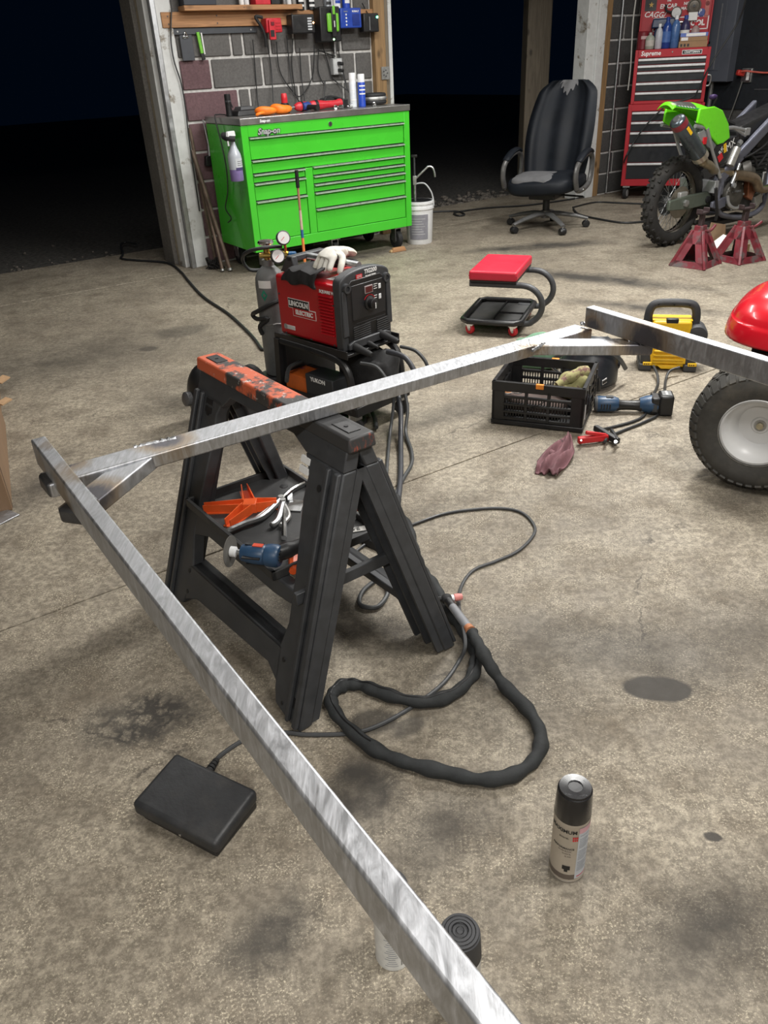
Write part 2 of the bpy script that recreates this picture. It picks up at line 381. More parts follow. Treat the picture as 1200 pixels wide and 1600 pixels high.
# rubble along the outside edge of the slab
st = MB(); rr = random.Random(3)
for i in range(420):
    s = rr.uniform(1.9, 4.0) if i % 3 else rr.uniform(-3.5, -.3); n = (.72 if s > 1.2 else .95) + .03 + abs(rr.gauss(0, .28)); q = wallpt(s, n, -.03); r = rr.uniform(.008, .03) if s > 1.2 else rr.uniform(.005, .016)
    st.ell((q.x, q.y, q.z + r * .5), (r * rr.uniform(.7, 1.4), r * rr.uniform(.7, 1.4), r * .7), 6, 4)
so = st.build('gravel_stones', M('dim stones', (.12, .105, .09), .9, var=.5, scale=20)); tag(so, 'loose stones and debris lying along the dark doorway outside the slab', 'stones', kind='stuff')
# ------------------------------------------------------------------ welded steel frame
WELDS = []
def steel_mat():
    m, t, b = newmat('ground bare steel'); co = nd(t, 'ShaderNodeTexCoord').outputs['Object']; pos = nd(t, 'ShaderNodeNewGeometry').outputs['Position']
    sw = noise(t, mapping(t, co, (40, 9, 9), (0, 0, 0), (0, 0, .5)), 1.6, 4, .6, 2.2)
    fi = noise(t, mapping(t, co, (420, 30, 30), rot=(0, 0, .35)), 1, 3, .7, .6)
    c = mixc(t, ramp(t, sw, .3, .7), (.37, .382, .405), (.64, .655, .69))
    c = mixc(t, ramp(t, fi, .35, .7, 0, .45), c, (.34, .34, .35))
    for p, r in WELDS:
        d = nd(t, 'ShaderNodeVectorMath', operation='DISTANCE'); t.links.new(pos, d.inputs[0]); d.inputs[1].default_value = tuple(p)
        dd = math_(t, 'ADD', d.outputs['Value'], math_(t, 'MULTIPLY', math_(t, 'SUBTRACT', sw, .5), .03))
        c = mixc(t, ramp(t, dd, r, r * 1.6, .7, 0), c, (.34, .25, .15))
        c = mixc(t, ramp(t, dd, r * .55, r * .95, .75, 0), c, (.075, .09, .13))
    t.links.new(c, b.inputs['Base Color']); b.inputs['Metallic'].default_value = .95
    t.links.new(ramp(t, sw, .3, .7, .38, .56), b.inputs['Roughness']); bump(t, b, fi, .12, .0006); return m
ZL, ZR = .7165, .695
f0, f1, b0, b1 = P(300, 694, ZL), P(800, 552, ZR), P(300, 672, ZL), P(800, 532, ZR)
c0, c1 = (f0 + b0) / 2, (f1 + b1) / 2; td = (c1 - c0).normalized()
tp = Vector((-td.y, td.x, 0)).normalized(); TW = .062
tl = c0 + td * -.288; trr = c1 + td * .275                # tube ends
TH = .028; dn = Vector((0, 0, -TH / 2))
aL0, aL1 = Vector((-.638, 1.3525, .767 - .0265)), Vector((.0625, .2915, .767 - .0265)); ad = (aL1 - aL0).normalized(); aL1 = aL1 + ad * .25
ZA = .748
aR0, aR1 = (P(912, 480, ZA) + P(931, 476, ZA)) / 2, (P(1200, 565, ZA) + P(1200, 556, ZA)) / 2
rd = (aR1 - aR0).normalized(); aR1 = aR1 + rd * .75
b1s, b1e = Vector((-.527, 1.160, .716)), Vector((-.440, 1.418, .715))
b2s = P(826, 534, .695); b2e = P(1016, 533.5, .692)
WELDS += [(Vector((-.425, 1.42, .715)), .045), (Vector((-.508, 1.21, .72)), .05), (Vector((-.59, 1.33, .73)), .035), (P(1008, 538, .70), .065), (P(838, 545, .695), .035), (P(925, 512, .70), .03)]
bs = steel_mat()
fr = thing('steel_tube_frame', 'bare ground steel tube frame welded in a U and resting on the sawhorse', 'frame')
def tubepart(name, p, q, w, h, **k): return MB().bar(p, q, w, h).build(name, bs, fr, bevel=.0035, seg=3, **k)
tubepart('long_arm', aL0, aL1, .027, .053); tubepart('long_arm', aR0 + Vector((0, 0, -.0265)), aR1 + Vector((0, 0, -.0265)), .030, .053)
tubepart('cross_tube', tl + dn, trr + dn, TW, TH)
tubepart('brace', b1s + dn, b1e + dn, .056, TH); tubepart('brace', b2s + dn, b2e + dn, .056, TH)
def capped(p, d, w):
    q = p - d * .028; e = MB().bar(p + d * .004, q, w * .92, TH * 1.05); e.build('end_cap', M('scorched steel', (.10, .10, .105), .4, .8, var=.3), fr, bevel=.006)
capped(tl + dn, -td, TW); capped(b1s + dn, -(b1e - b1s).normalized(), .056); capped(b2e + dn, (b2e - b2s).normalized(), .056)
wm = M('weld bead', (.42, .43, .45), .35, .9, var=.4, scale=90, bmp=.6)
def bead(p, q, r=.0042):
    n = 18; pts = [p.lerp(q, i / n) + Vector((0, 0, .0006 * math.sin(i * 2.6))) for i in range(n + 1)]
    MB().tube(pts, [r * (1 + .28 * math.sin(i * 2.2)) for i in range(n + 1)], 6).build('weld_bead', wm, fr)
ap = Vector((ad.y, -ad.x, 0)); ap = -ap if ap.x < 0 else ap
bead(aL0 + ad * .0 + ap * .014 + Vector((0, 0, -.026)), aL0 + ad * .09 + ap * .014 + Vector((0, 0, -.026)))
bead(Vector((-.535, 1.245, .717)), Vector((-.488, 1.178, .717))); bead(Vector((-.478, 1.392, .717)), Vector((-.405, 1.43, .716)), .005)
rp = Vector((-rd.y, rd.x, 0)); rp = -rp if rp.x > 0 else rp
bead(P(908, 505, .698), P(938, 512, .698), .005); bead(P(983, 532, .694), P(1011, 536, .70), .0055); bead(P(832, 548, .694), P(850, 537, .694))

# ------------------------------------------------------------------ sawhorse
E1 = Vector((.585, -.811, 0)); E2 = Vector((.811, .585, 0)); SO = Vector((-.27, 1.804, 0)) + E1 * .04
sh = thing('sawhorse', 'black folding plastic sawhorse with an orange paint-worn top beam and tool shelf', 'sawhorse', SO, math.atan2(E1.y, E1.x))
m, t, b = newmat('worn orange beam'); co = nd(t, 'ShaderNodeTexCoord').outputs['Object']
g1 = noise(t, mapping(t, co, (1, 1, .6)), 13, 6, .65); g2 = noise(t, mapping(t, co, (1.3, 2, 1), (4, 2, 1)), 30, 6, .75)
c = mixc(t, ramp(t, g1, .465, .53), (.60, .12, .05), (.045, .043, .042)); c = mixc(t, ramp(t, g2, .60, .66), c, (.62, .57, .54))
sx = nd(t, 'ShaderNodeSeparateXYZ'); t.links.new(co, sx.inputs[0])
c = mixc(t, ramp(t, math_(t, 'ADD', sx.outputs[0], math_(t, 'MULTIPLY', g1, .1)), .12, .16), c, (.035, .035, .036))
c = mixc(t, ramp(t, math_(t, 'ADD', sx.outputs[0], math_(t, 'MULTIPLY', g2, .06)), .39, .41), c, (.60, .09, .03))
t.links.new(c, b.inputs['Base Color']); b.inputs['Roughness'].default_value = .55; orange_beam = m
HB = .36
MB().box(-HB, HB, -.036, .036, .646, .6795, .002, .004).build('top_beam', orange_beam, sh, bevel=.005)
for x in (-.30, .30):
    q = MB(); q.box(x - .032, x + .032, -.016, .016, .679, .6815); q.build('beam_pad', black, sh, bevel=.001); MB().cyl((x, 0, .6815), (x, 0, .683), .005, n=10).build('pad_hole', ink, sh)
def side(sg):
    """one folding leg panel; sg=-1 nearest the camera's left"""
    top, bot = sg * .034, sg * .243; T = Matrix(((1, 0, 0, 0), (0, -sg, (top - bot) / .64, bot), (0, 0, 1, 0), (0, 0, 0, 1)))
    def pan(name, poly, th=.036, lo=0, mt=charcoal, bev=.004):
        q = MB(); q.T = T; q.prism(poly, lo, lo + th); return q.build(name, mt, sh, bevel=bev)
    pan('apron', [(-.345, .648), (.345, .648), (.349, .60), (.20, .60), (.14, .622), (-.165, .618), (-.20, .585), (-.348, .585)])
    for d in (-1, 1):
        lg = pan('leg', [(d * .349, .60), (d * .376, .004), (d * .318, .004), (d * .262, .015), (d * .248, .05), (d * .235, .14), (d * .255, .22), (d * .245, .34), (d * .222, .50), (d * .225, .56), (d * .20, .60)])
        for k, w0 in ((.0, .018), (.036, .012)):
            q = MB(); q.T = T; q.prism([(d * (.345 - k), .60), (d * (.345 - k - w0), .60), (d * (.372 - k - w0), .012), (d * (.372 - k), .012)], -.012, .0); o = q.build('leg_rib', charcoal, lg, bevel=.003)
        for k in (.0, .045, .09):
            q = MB(); q.T = T; q.prism([(d * (.348 - k), .60), (d * (.340 - k), .60), (d * (.364 - k), .01), (d * (.373 - k), .01)], .036, .056); q.build('inner_rib', charcoal, lg)
        q = MB(); q.T = T; q.prism([(d * .33, .07), (d * .345, .07), (d * .347, .045), (d * .333, .045)], -.002, .002); q.build('leg_slot', ink, lg)
    pan('shelf_rail', [(-.262, .296), (.262, .296), (.25, .262), (.18, .255), (-.17, .250), (-.25, .225)] if sg < 0 else [(-.262, .296), (.262, .296), (.258, .26), (-.258, .26)], .03)
    pan('cross_rail', [(-.25, .14), (.25, .155), (.255, .06), (.20, .088), (-.185, .062), (-.255, .03)], .03)
    pan('rail_lip', [(-.25, .14), (.25, .155), (.25, .145), (-.25, .13)], .045, .0)
    for x, z, r in ((-.27, .555, .008), (-.25, .12, .006), (-.245, .06, .006), (.265, .13, .006), (.275, .545, .008), (.29, .03, .005)):
        q = MB(); q.T = T; q.cyl((x, -.0015, z), (x, .002, z), r, n=12); q.build('screw_hole', ink, sh)
    if sg < 0:
        for x0 in (-.285, .19):
            for j in (0, 1):
                q = MB(); q.T = T; q.prism([(x0 + .03 * j * 0, .592 - .022 * j), (x0 + .035, .592 - .022 * j), (x0 + .035, .578 - .022 * j), (x0, .578 - .022 * j)], -.002, .003); q.build('handle_slot', paper if (x0 > 0) else ink, sh)
side(-1); side(1)
ty = MB(); ty.box(-.285, .185, -.16, .15, .297, .301); ty.box(-.29, .19, -.163, -.152, .297, .321); ty.box(-.29, .19, .146, .155, .297, .321); ty.box(-.29, -.281, -.163, .155, .297, .321); ty.box(.181, .19, -.163, .155, .297, .321)
ty.build('shelf_tray', M('dusty tray plastic', (.034, .034, .035), .6, var=.3, scale=12, bmp=.2, dirt=(.10, .095, .085), dirt_lo=.55, dirt_hi=.8, dscale=9), sh, bevel=.002)
for x in (-.2, .1): MB().cyl((x, .1, .301), (x, .1, .302), .012, n=12).build('tray_hole', ink, sh)
MB().bar((.30, -.17, .31), (.30, .17, .31), .014, .03).build('shelf_brace', charcoal, sh, bevel=.002)
def SHW(x, y, z): return SO + E1 * x + E2 * y + Vector((0, 0, z))
def onT(px, py, z=.305): return P(px, py, z)
# ---- loose tools on the sawhorse shelf
ob = thing('orange_bracket', 'orange plastic sawhorse bracket lying on the shelf tray', 'bracket', onT(392, 797, .3012))
orange = M('orange plastic', (.75, .105, .02), .45, var=.1)
q = MB(); cc = onT(392, 797, 0)
for px, py in ((336, 799), (385, 774), (424, 793), (365, 818)):
    d = onT(px, py, 0) - cc; d.z = 0; L = d.length; d.normalize(); s_ = Vector((-d.y, d.x, 0))
    q.bar(d * .01 + Vector((0, 0, .0015)), d * L + Vector((0, 0, .0015)), .032, .003)
    for k in (-1, 1): q.bar(d * .012 + s_ * .015 * k + Vector((0, 0, .015)), d * L + s_ * (.008 * k) + Vector((0, 0, .011)), .003, .026)
q.build('bracket_body', orange, ob)
MB().box(-.02, .02, -.02, .02, .0, .028, .002, .002).build('bracket_hub', orange, ob, bevel=.002)
def pliers(label, base, jaw, h1, h2, loc_z=.3012):
    o = thing('locking_pliers', label, 'pliers', onT(*base, loc_z), group=None); B = onT(*base, 0)
    R = lambda p, z=.010: (onT(p[0], p[1], 0) - B) + Vector((0, 0, z))
    MB().tube(spl([R(p) for p in jaw], 5), [.009] * (5 * (len(jaw) - 1)) + [.005], 8).build('jaw', steel, o)
    MB().tube(spl([R(p, .009) for p in h1], 5), .0075, 8).build('handle', chrome, o)
    MB().tube(spl([R(p, .008) for p in h2], 5), .0065, 8).build('handle', zinc, o)
    MB().cyl(R(jaw[0], .0), R(jaw[0], .021), .008, n=12).build('pivot', zinc, o)
pliers('large steel locking pliers with curved jaws reaching across the shelf tray', (440, 785), [(440, 785), (418, 806), (395, 815), (375, 824)], [(440, 785), (455, 772), (470, 765)], [(440, 785), (420, 800), (404, 812)])
pliers('smaller steel locking pliers pointing at the near edge of the shelf tray', (443, 790), [(443, 790), (436, 812), (428, 818)], [(443, 790), (444, 810), (444, 832)], [(443, 790), (450, 806), (440, 817)], .3005)
pt = thing('metal_scraper_plate', 'bright steel scraper plate against the near leg on the shelf', 'plate', onT(460, 790, .3012))
MB().prism([(-.022, -.03), (.02, -.038), (.028, .02), (-.012, .03)], .0, .004, 'xy').build('blade', chrome, pt)
MB().bar((-.012, .02, .004), (-.018, .07, .004), .014, .008).build('tang', steel, pt)
dk = thing('grinding_disc', 'grey ridged flap disc on the shelf behind the near leg', 'grinding disc', onT(527, 808, .3012))
q = MB(); q.lathe([(.008, .012), (.02, .012), (.028, .016), (.05, .011), (.055, .004), (.052, 0), (.008, 0)], 40); q.build('backing', M('abrasive grey', (.12, .118, .11), .85, var=.3, scale=80), dk)
q = MB()
for k in range(36): a = k * PI / 18; q.bar((.03 * math.cos(a), .03 * math.sin(a), .0155), (.053 * math.cos(a + .18), .053 * math.sin(a + .18), .0105), .006, .003)
q.build('flaps', M('abrasive flap', (.17, .165, .15), .9, var=.3, scale=80), dk, kind='stuff')
ss = thing('sandpaper_strip', 'printed grey sandpaper strip lying by the far end of the shelf', 'sandpaper', onT(552, 829, .3012))
d = onT(585, 822, 0) - onT(522, 832, 0); L = d.length / 2; d.normalize()
q = MB(); q.bar(-d * L + Vector((0, 0, .002)), d * L + Vector((0, 0, .002)), .022, .0015); q.build('strip', M('sandpaper', (.42, .41, .39), .9, var=.15, scale=150), ss)
text('lettering', 'AVE', .02, ink, ss, (0, 0, .0035), (0, 0, math.atan2(d.y, d.x)))
for (px, py), (qx, qy), lab in (((540, 790), (572, 800), 'faded red plastic rod on the far end of the shelf'), ((463, 856), (458, 893), 'orange plastic piece beside the near leg at the tray edge')):
    p, q2 = onT(px, py, .307), onT(qx, qy, .307); o = thing('plastic_rod' if px > 500 else 'orange_wedge', lab, 'plastic piece', p); d = q2 - p
    MB().tube([(0, 0, 0), d * .5 + Vector((0, 0, .003)), d], [.006, .008, .005] if px > 500 else [.012, .016, .010], 8).build('body', M('faded red', (.60, .10, .07), .5) if px > 500 else orange, o)
# ---- blue angle grinder
blue_tool = M('blue tool plastic', (.022, .060, .125), .4, var=.15, dirt=(.07, .08, .09), dirt_lo=.6, dirt_hi=.8)
gz = .357; g0, g1 = P(385, 864, gz), P(436, 869, gz)
ag = thing('angle_grinder', 'blue and black cordless grinder with a cutting disc hung on the shelf edge', 'grinder', g0 + Vector((0, 0, -gz + .325)))
gx = (g1 - g0).normalized(); off = Vector((0, 0, gz - .325)); L = (g1 - g0).length
R = lambda x: off + gx * x
MB().lathe([(.012, -.012), (.020, -.01), (.022, .0), (.0245, .02), (.0245, .045), (.021, .05)], 24, R(0), gx).build('gear_housing', blue_tool, ag)
MB().lathe([(.021, .05), (.0265, .052), (.0275, .062), (.0275, .078), (.024, .084), (.016, .085)], 24, R(0), gx).build('motor_housing', blue_tool, ag)
q = MB()
for k in range(10): a = k * PI / 5; u = gx.orthogonal().normalized(); v = gx.cross(u); q.bar(R(.086) + (u * math.cos(a) + v * math.sin(a)) * .005, R(.0862) + (u * math.cos(a) + v * math.sin(a)) * .015, .004, .002, tuple(gx))
q.build('vent', ink, ag)
for k in range(4):
    a = k * PI / 2 + .6; u = gx.orthogonal().normalized(); v = gx.cross(u); e = (u * math.cos(a) + v * math.sin(a)) * .0245
    MB().bar(R(.0) + e, R(.044) + e, .012, .003).build('grip_rib', black, ag)
MB().cyl(R(-.032), R(-.01), .007, n=12).build('spindle', steel, ag)
MB().lathe([(.007, -.002), (.013, -.002), (.013, .010), (.008, .013)], 16, R(-.037), gx).build('flange_nut', white, ag)
MB().lathe([(.008, -.0008), (.038, -.0008), (.038, .0008), (.008, .0008)], 40, R(-.041), gx).build('cutting_disc', M('disc grey', (.12, .115, .105), .8, var=.2), ag)
hd_ = E2 * .09 + Vector((0.01, 0, -.0)); MB().tube(spl([R(.062), R(.066) + hd_ * .35, R(.07) + hd_, R(.07) + hd_ * 1.5], 6), [.020] * 8 + [.017] * 6 + [.019] * 5, 12).build('handle', black, ag)
MB().box(-.02, .02, -.02, .02, -.016, .016).build('battery', black, ag, bevel=.004).location = R(.07) + hd_ * 1.65
MB().bar(R(.02) + Vector((0, 0, .0245)), R(.045) + Vector((0, 0, .0245)), .012, .003).build('switch', M('orange switch', (.6, .06, .02), .5), ag)

# ------------------------------------------------------------------ foot pedal with its long cord
fp = thing('foot_pedal', 'black welding foot pedal on the floor left of the long steel arm', 'foot pedal', (-.418, 1.113, 0), math.radians(-28.5))
W2, D2 = .107, .071
q = MB(); q.add([(-W2 * .93, -D2 * .80, .0), (W2 * .93, -D2 * .95, .0), (W2 * .95, D2 * .97, .0), (-W2 * .95, D2 * .97, .0), (-W2 * .93, -D2 * .88, .028), (W2 * .93, -D2 * .98, .022), (W2 * .95, D2 * .97, .034), (-W2 * .95, D2 * .97, .04)], [(3, 2, 1, 0), (4, 5, 6, 7), (0, 1, 5, 4), (1, 2, 6, 5), (2, 3, 7, 6), (3, 0, 4, 7)])
q.build('base', black, fp, bevel=.006, seg=3)
q = MB(); q.add([(-W2, -D2, .026), (W2, -D2, .014), (W2, D2, .022), (-W2, D2, .034), (-W2, -D2, .062), (W2, -D2, .047), (W2, D2, .055), (-W2, D2, .07)], [(3, 2, 1, 0), (4, 5, 6, 7), (0, 1, 5, 4), (1, 2, 6, 5), (2, 3, 7, 6), (3, 0, 4, 7)])
q.build('treadle', M('pebbled pedal plastic', (.021, .022, .024), .48, var=.2, bmp=.5, dirt=(.045, .042, .04), dirt_lo=.5, dirt_hi=.8, dscale=11), fp, bevel=.011, seg=4)
MB().cyl((.015, -D2 - .0012, .028), (.015, -D2 + .004, .028), .003, n=10).build('pivot_pin', chrome, fp)
rel = lambda p: Matrix.Rotation(math.radians(28.5), 3, 'Z') @ (p - Vector((-.418, 1.113, 0)))
bx = rel(P(328, 1203, .02))
q = MB(); d_ = (rel(P(340, 1185, .014)) - bx).normalized()
for k in range(4): q.cyl(bx + d_ * (-.008 + .011 * k), bx + d_ * (-.001 + .011 * k), .0105 - .001 * k, n=12)
q.cyl(bx - d_ * .02, bx + d_ * .035, .0055, n=10); q.build('cord_boot', black_soft, fp)
cord = [(334, 1194, .014), (345, 1180, .006), (378, 1158, .005), (412, 1146, .005), (450, 1145, .005), (482, 1148, .005), (545, 1146, .005), (588, 1135, .005), (640, 1107, .005), (690, 1070, .005), (716, 1035, .006), (727, 1008, .045), (722, 970, .05), (717, 945, .03), (721, 916, .005), (740, 891, .005), (775, 877, .005), (808, 862, .005), (831, 840, .005), (835, 822, .005), (815, 801, .005), (780, 794, .005), (730, 797, .005), (690, 804, .005), (650, 818, .005), (610, 833, .005), (572, 850, .005), (545, 872, .005)]
MB().tube(spl([rel(P(*c)) for c in cord], 8), .0052, 8).build('pedal_cord', M('pedal cord grey', (.05, .052, .055), .5), fp)

# ------------------------------------------------------------------ torch with its zipped sleeve
tg = thing('tig_torch', 'welding torch with a pink cup and long black zipped cable sleeve on floor', 'torch', P(700, 938, .0)); tb = tg.location.copy()
sl = [(618, 778), (623, 800), (637, 823), (646, 850), (653, 877), (665, 897), (680, 918), (697, 948), (712, 968), (727, 992), (739, 1010), (743, 1033), (737, 1057), (707, 1085), (660, 1097), (607, 1086), (567, 1072), (540, 1070), (521, 1082), (518, 1100), (537, 1130), (580, 1167), (630, 1190), (693, 1206), (753, 1218), (803, 1210), (837, 1184), (845, 1150), (827, 1112), (787, 1070), (763, 1036), (748, 1008), (737, 988)]
rs = random.Random(5); zz = []
for i, c in enumerate(sl):
    z = .015
    if 27 <= i: z = .018
    if i >= 30: z = .05
    zz.append(P(c[0], c[1], z) - tb)
pts = spl(zz, 9); nn = len(pts); rad = [.0158 + .0016 * math.sin(i * .9) + .0018 * math.sin(i * .37 + 1) for i in range(nn)]
rad[-1] = .013; pts[-1] = pts[-1] + Vector((0, 0, .0))
slv = M('sleeve cloth', (.020, .022, .023), .8, var=.3, scale=60, bmp=.6)
so = MB().tube(pts, rad, 14).build('cable_sleeve', slv, tg)
tz = MB(); zp = [p + Vector((0, 0, rad[i] * .96)) for i, p in enumerate(pts)][60:190]
tz.tube(zp, .0022, 5).build('zip', M('zip black', (.01, .01, .011), .4), so)
hd0, hd1 = P(734, 984, .055) - tb, P(707, 948, .05) - tb
hv = (hd1 - hd0).normalized()
MB().tube([hd0 - hv * .006, hd0, hd0 + hv * .012], [.0145, .0135, .0125], 12).build('collar', M('copper tape', (.42, .17, .08), .5), tg)
MB().tube([hd0 + hv * .01, hd0.lerp(hd1, .3), hd1], [.0115, .0125, .0115], 14).build('handle', M('grey handle', (.20, .205, .22), .5), tg)
hh_ = P(698, 936, .05) - tb
MB().tube([hd1, hd1.lerp(hh_, .5), hh_], [.012, .013, .0125], 12).build('neck', black, tg)
MB().ell(tuple(hh_), (.017, .017, .015)).build('head', black_soft, tg)
ca, cb = P(709, 934, .05) - tb, P(722, 932, .05) - tb
MB().cyl(hh_, ca, .0095, n=14).build('gas_lens', white, tg)
MB().lathe([(.0075, 0), (.0105, .002), (.0105, (cb - ca).length * .6), (.0085, (cb - ca).length)], 16, ca, cb - ca).build('ceramic_cup', M('pink ceramic', (.62, .22, .20), .5, var=.1), tg)
c0_ = P(670, 936, .05) - tb
MB().tube([hh_, hh_.lerp(c0_, .4), hh_.lerp(c0_, .75), c0_], [.008, .008, .006, .0035], 10).build('back_cap', black, tg)
# hanging leads between the welder front and the floor (parts of the torch and a lead of its own)
MB().tube(spl([Vector(v) - tb for v in ((.045, 3.005, .345), (.115, 2.945, .335), (.150, 2.915, .26))] + [P(622, 600, .17) - tb, P(626, 640, .09) - tb, P(626, 690, .02) - tb, P(626, 740, .010) - tb, P(622, 785, .012) - tb], 8), .0105, 10).build('power_lead', M('lead grey', (.04, .042, .05), .5), tg)
gl = thing('ground_lead', 'grey ground lead hanging from welder front to the floor by sawhorse', 'cable', P(610, 770, 0)); gb = gl.location.copy()
MB().tube(spl([Vector(v) - gb for v in ((-.06, 2.90, .34), (.0, 2.86, .335), (.045, 2.84, .28))] + [P(*c) - gb for c in ((612, 590, .19), (615, 630, .10), (609, 680, .015), (604, 740, .008), (604, 775, .008), (612, 795, .008), (606, 812, .008), (585, 800, .008), (560, 785, .008), (540, 792, .008), (553, 830, .008), (575, 850, .008), (600, 862, .008), (607, 885, .008), (588, 905, .008), (566, 925, .008), (563, 945, .008), (590, 948, .008), (606, 925, .008), (594, 905, .012))], 8), .0068, 8).build('lead', cable_g, gl)
gh = thing('gas_hose', 'grey gas hose hanging beside the power lead and bending to the sleeve', 'hose', P(640, 720, 0)); gb = gh.location.copy()
MB().tube(spl([Vector(v) - gb for v in ((.10, 3.06, .345), (.165, 3.01, .335), (.20, 2.98, .27))] + [P(*c) - gb for c in ((634, 600, .18), (637, 640, .09), (634, 675, .02), (643, 705, .008), (643, 725, .008), (632, 745, .008), (619, 770, .008), (612, 790, .008))], 8), .0072, 8).build('hose', cable_g, gh)

# ------------------------------------------------------------------ spray cans
def can_body(o, H, r, mt, cap_m, cap_h, top_dome=True):
    MB().lathe([(r * .9, .004), (r * .93, 0), (r * .99, .001), (r, .004), (r * .965, .007), (r * .965, H - cap_h - .012), (r * .99, H - cap_h - .006), (r * .95, H - cap_h - .002), (r * .7, H - cap_h + .002)], 40).build('can_body', mt, o)
    MB().lathe([(r * .97, H - cap_h - .004), (r * .99, H - cap_h - .002), (r * .93, H - .016), (r * .91, H - .006), (r * .86, H - .005), (r * .84, H - .001), (r * .4, H), (r * .39, H - .002), (.002, H - .002)], 40).build('cap', cap_m, o)
K = .0335
sc = thing('spray_can', 'beige spray paint can with a glossy black cap standing alone on the floor', 'spray can', (.313, .949, 0), math.radians(-22), rot=(0, 0, math.radians(-8)))
beige = M('beige metallic can', (.46, .41, .345), .40, .35, var=.05)
can_body(sc, .224, K, beige, M('can cap black', (.009, .009, .011), .24), .062)
MB().lathe([(K * .97, 0.0), (K * 1.01, .002), (K * .965, .006)], 40, (0, 0, .001)).build('bottom_rim', chrome, sc)
lab = MB(); a0, a1 = .33, 1.75; n = 16; rr_ = K * .968
def wrap(q, aa, ab, z0, z1, r, n=12):
    vs = []
    for k in range(n + 1): a = aa + (ab - aa) * k / n; vs += [(r * math.sin(a), -r * math.cos(a), z0), (r * math.sin(a), -r * math.cos(a), z1)]
    q.add(vs, [(2 * k, 2 * k + 2, 2 * k + 3, 2 * k + 1) for k in range(n)])
wrap(lab, a0, a1, .010, .150, rr_ + .0003); lab.build('side_label', M('label grey', (.52, .55, .60), .45), sc)
q = MB(); wrap(q, a0, a1, .136, .150, rr_ + .0006); q.build('label_band', M('pink band', (.62, .36, .40), .5), sc)
q = MB(); wrap(q, -PI, a0, .008, .022, rr_ + .0003); q.build('base_band', M('brown band', (.17, .14, .12), .4, .4), sc)
q = MB()
for k in range(3):
    for j in range(2): wrap(q, .0 + .105 * k, .085 + .105 * k, .1165 + .0065 * j, .1215 + .0065 * j, rr_ + .0006, 3)
q.build('red_squares', red_print, sc)
def ctext(s, size, mat, ang, z, bold=0, al='CENTER', shear=0):
    return text('lettering', s, size, mat, sc, (0, 0, z), (0, 0, ang), bold=bold, bend=rr_ + .0006, ext=.0001, align=al, shear=shear)
ctext('MAXIMUM', .0115, ink, .22, .139, .0003, 'RIGHT'); ctext('PERFORMANCE', .0062, ink, .15, .094, .0001, 'RIGHT'); ctext('ENAMEL', .005, ink, -.2, .122, 0, 'RIGHT')
for k, zz_ in enumerate((.087, .080, .073)): ctext('GLOSS BLACK'[: 11 - k * 3], .004, M('brown print', (.12, .10, .09), .5), .0, zz_, 0, 'RIGHT')
q = MB()
for k in range(22):
    if k % 7 == 6: continue
    wrap(q, a0 + .08, a0 + .95 - .1 * ((k * 7) % 5), .032 + k * .0046, .0333 + k * .0046, rr_ + .0006, 8)
q.build('small_print', M('grey print', (.22, .24, .28), .6), sc, kind='stuff')
q = MB(); wrap(q, a0 + .12, a0 + .9, .0145, .017, rr_ + .0006, 8); q.build('red_line', red_print, sc)
q = MB(); wrap(q, -.42, .02, .036, .047, rr_ + .0006, 6); wrap(q, -.30, -.10, .030, .036, rr_ + .0006, 4)
q.build('grill_picture', ink, sc)
q = MB(); q.tube([(.013 * math.cos(k * .35), .013 * math.sin(k * .35), .2226) for k in range(18)], .0006, 5, closed=True); q.build('cap_ring', darkgrey, sc)
text('cap_lettering', 'PUSH TO LOCK', .0055, darkgrey, sc, (0, -.019, .2233), (0, 0, 0), ext=.0002)
for s in (-1, 1): MB().cyl((.017 * s, .012, .222), (.017 * s, .012, .2236), .0028, n=8).build('cap_mark', midgrey, sc)
s2 = thing('spray_can', 'spray can with flat grey-black cap mostly hidden behind the near steel arm', 'spray can', (.083, .711, 0), .3)
can_body(s2, .2, .034, M('white can', (.60, .60, .58), .4, .2), M('matt black cap', (.035, .036, .04), .6), .055)
q = MB()
for k in range(4): q.tube([((.006 + .006 * k) * math.cos(i * .3), (.006 + .006 * k) * math.sin(i * .3), .2002) for i in range(21)], .0005, 4, closed=True)
q.build('cap_ring', black, s2)
s3 = thing('spray_can', 'white printed spray can with a barcode seen left of the near steel arm', 'spray can', (-.022, .80, 0), .35)
can_body(s3, .195, .0325, M('white can', (.60, .60, .58), .4, .2), M('matt black cap', (.035, .036, .04), .6), .055)
q = MB()
for k in range(11): wrap(q, .05 + k * .04, .05 + k * .04 + (.012 + .014 * (k % 3 == 0)), .012, .03, .0315, 2)
q.build('barcode', ink, s3)
q = MB()
for k in range(16): wrap(q, -.85 + .1 * (k % 3), -.12 - .05 * (k % 4), .012 + k * .006, .0135 + k * .006, .0315, 6); wrap(q, .55, 1.1 - .08 * (k % 3), .012 + k * .006, .0135 + k * .006, .0315, 6)
q.build('small_print', M('grey print', (.22, .24, .28), .6), s3, kind='stuff')
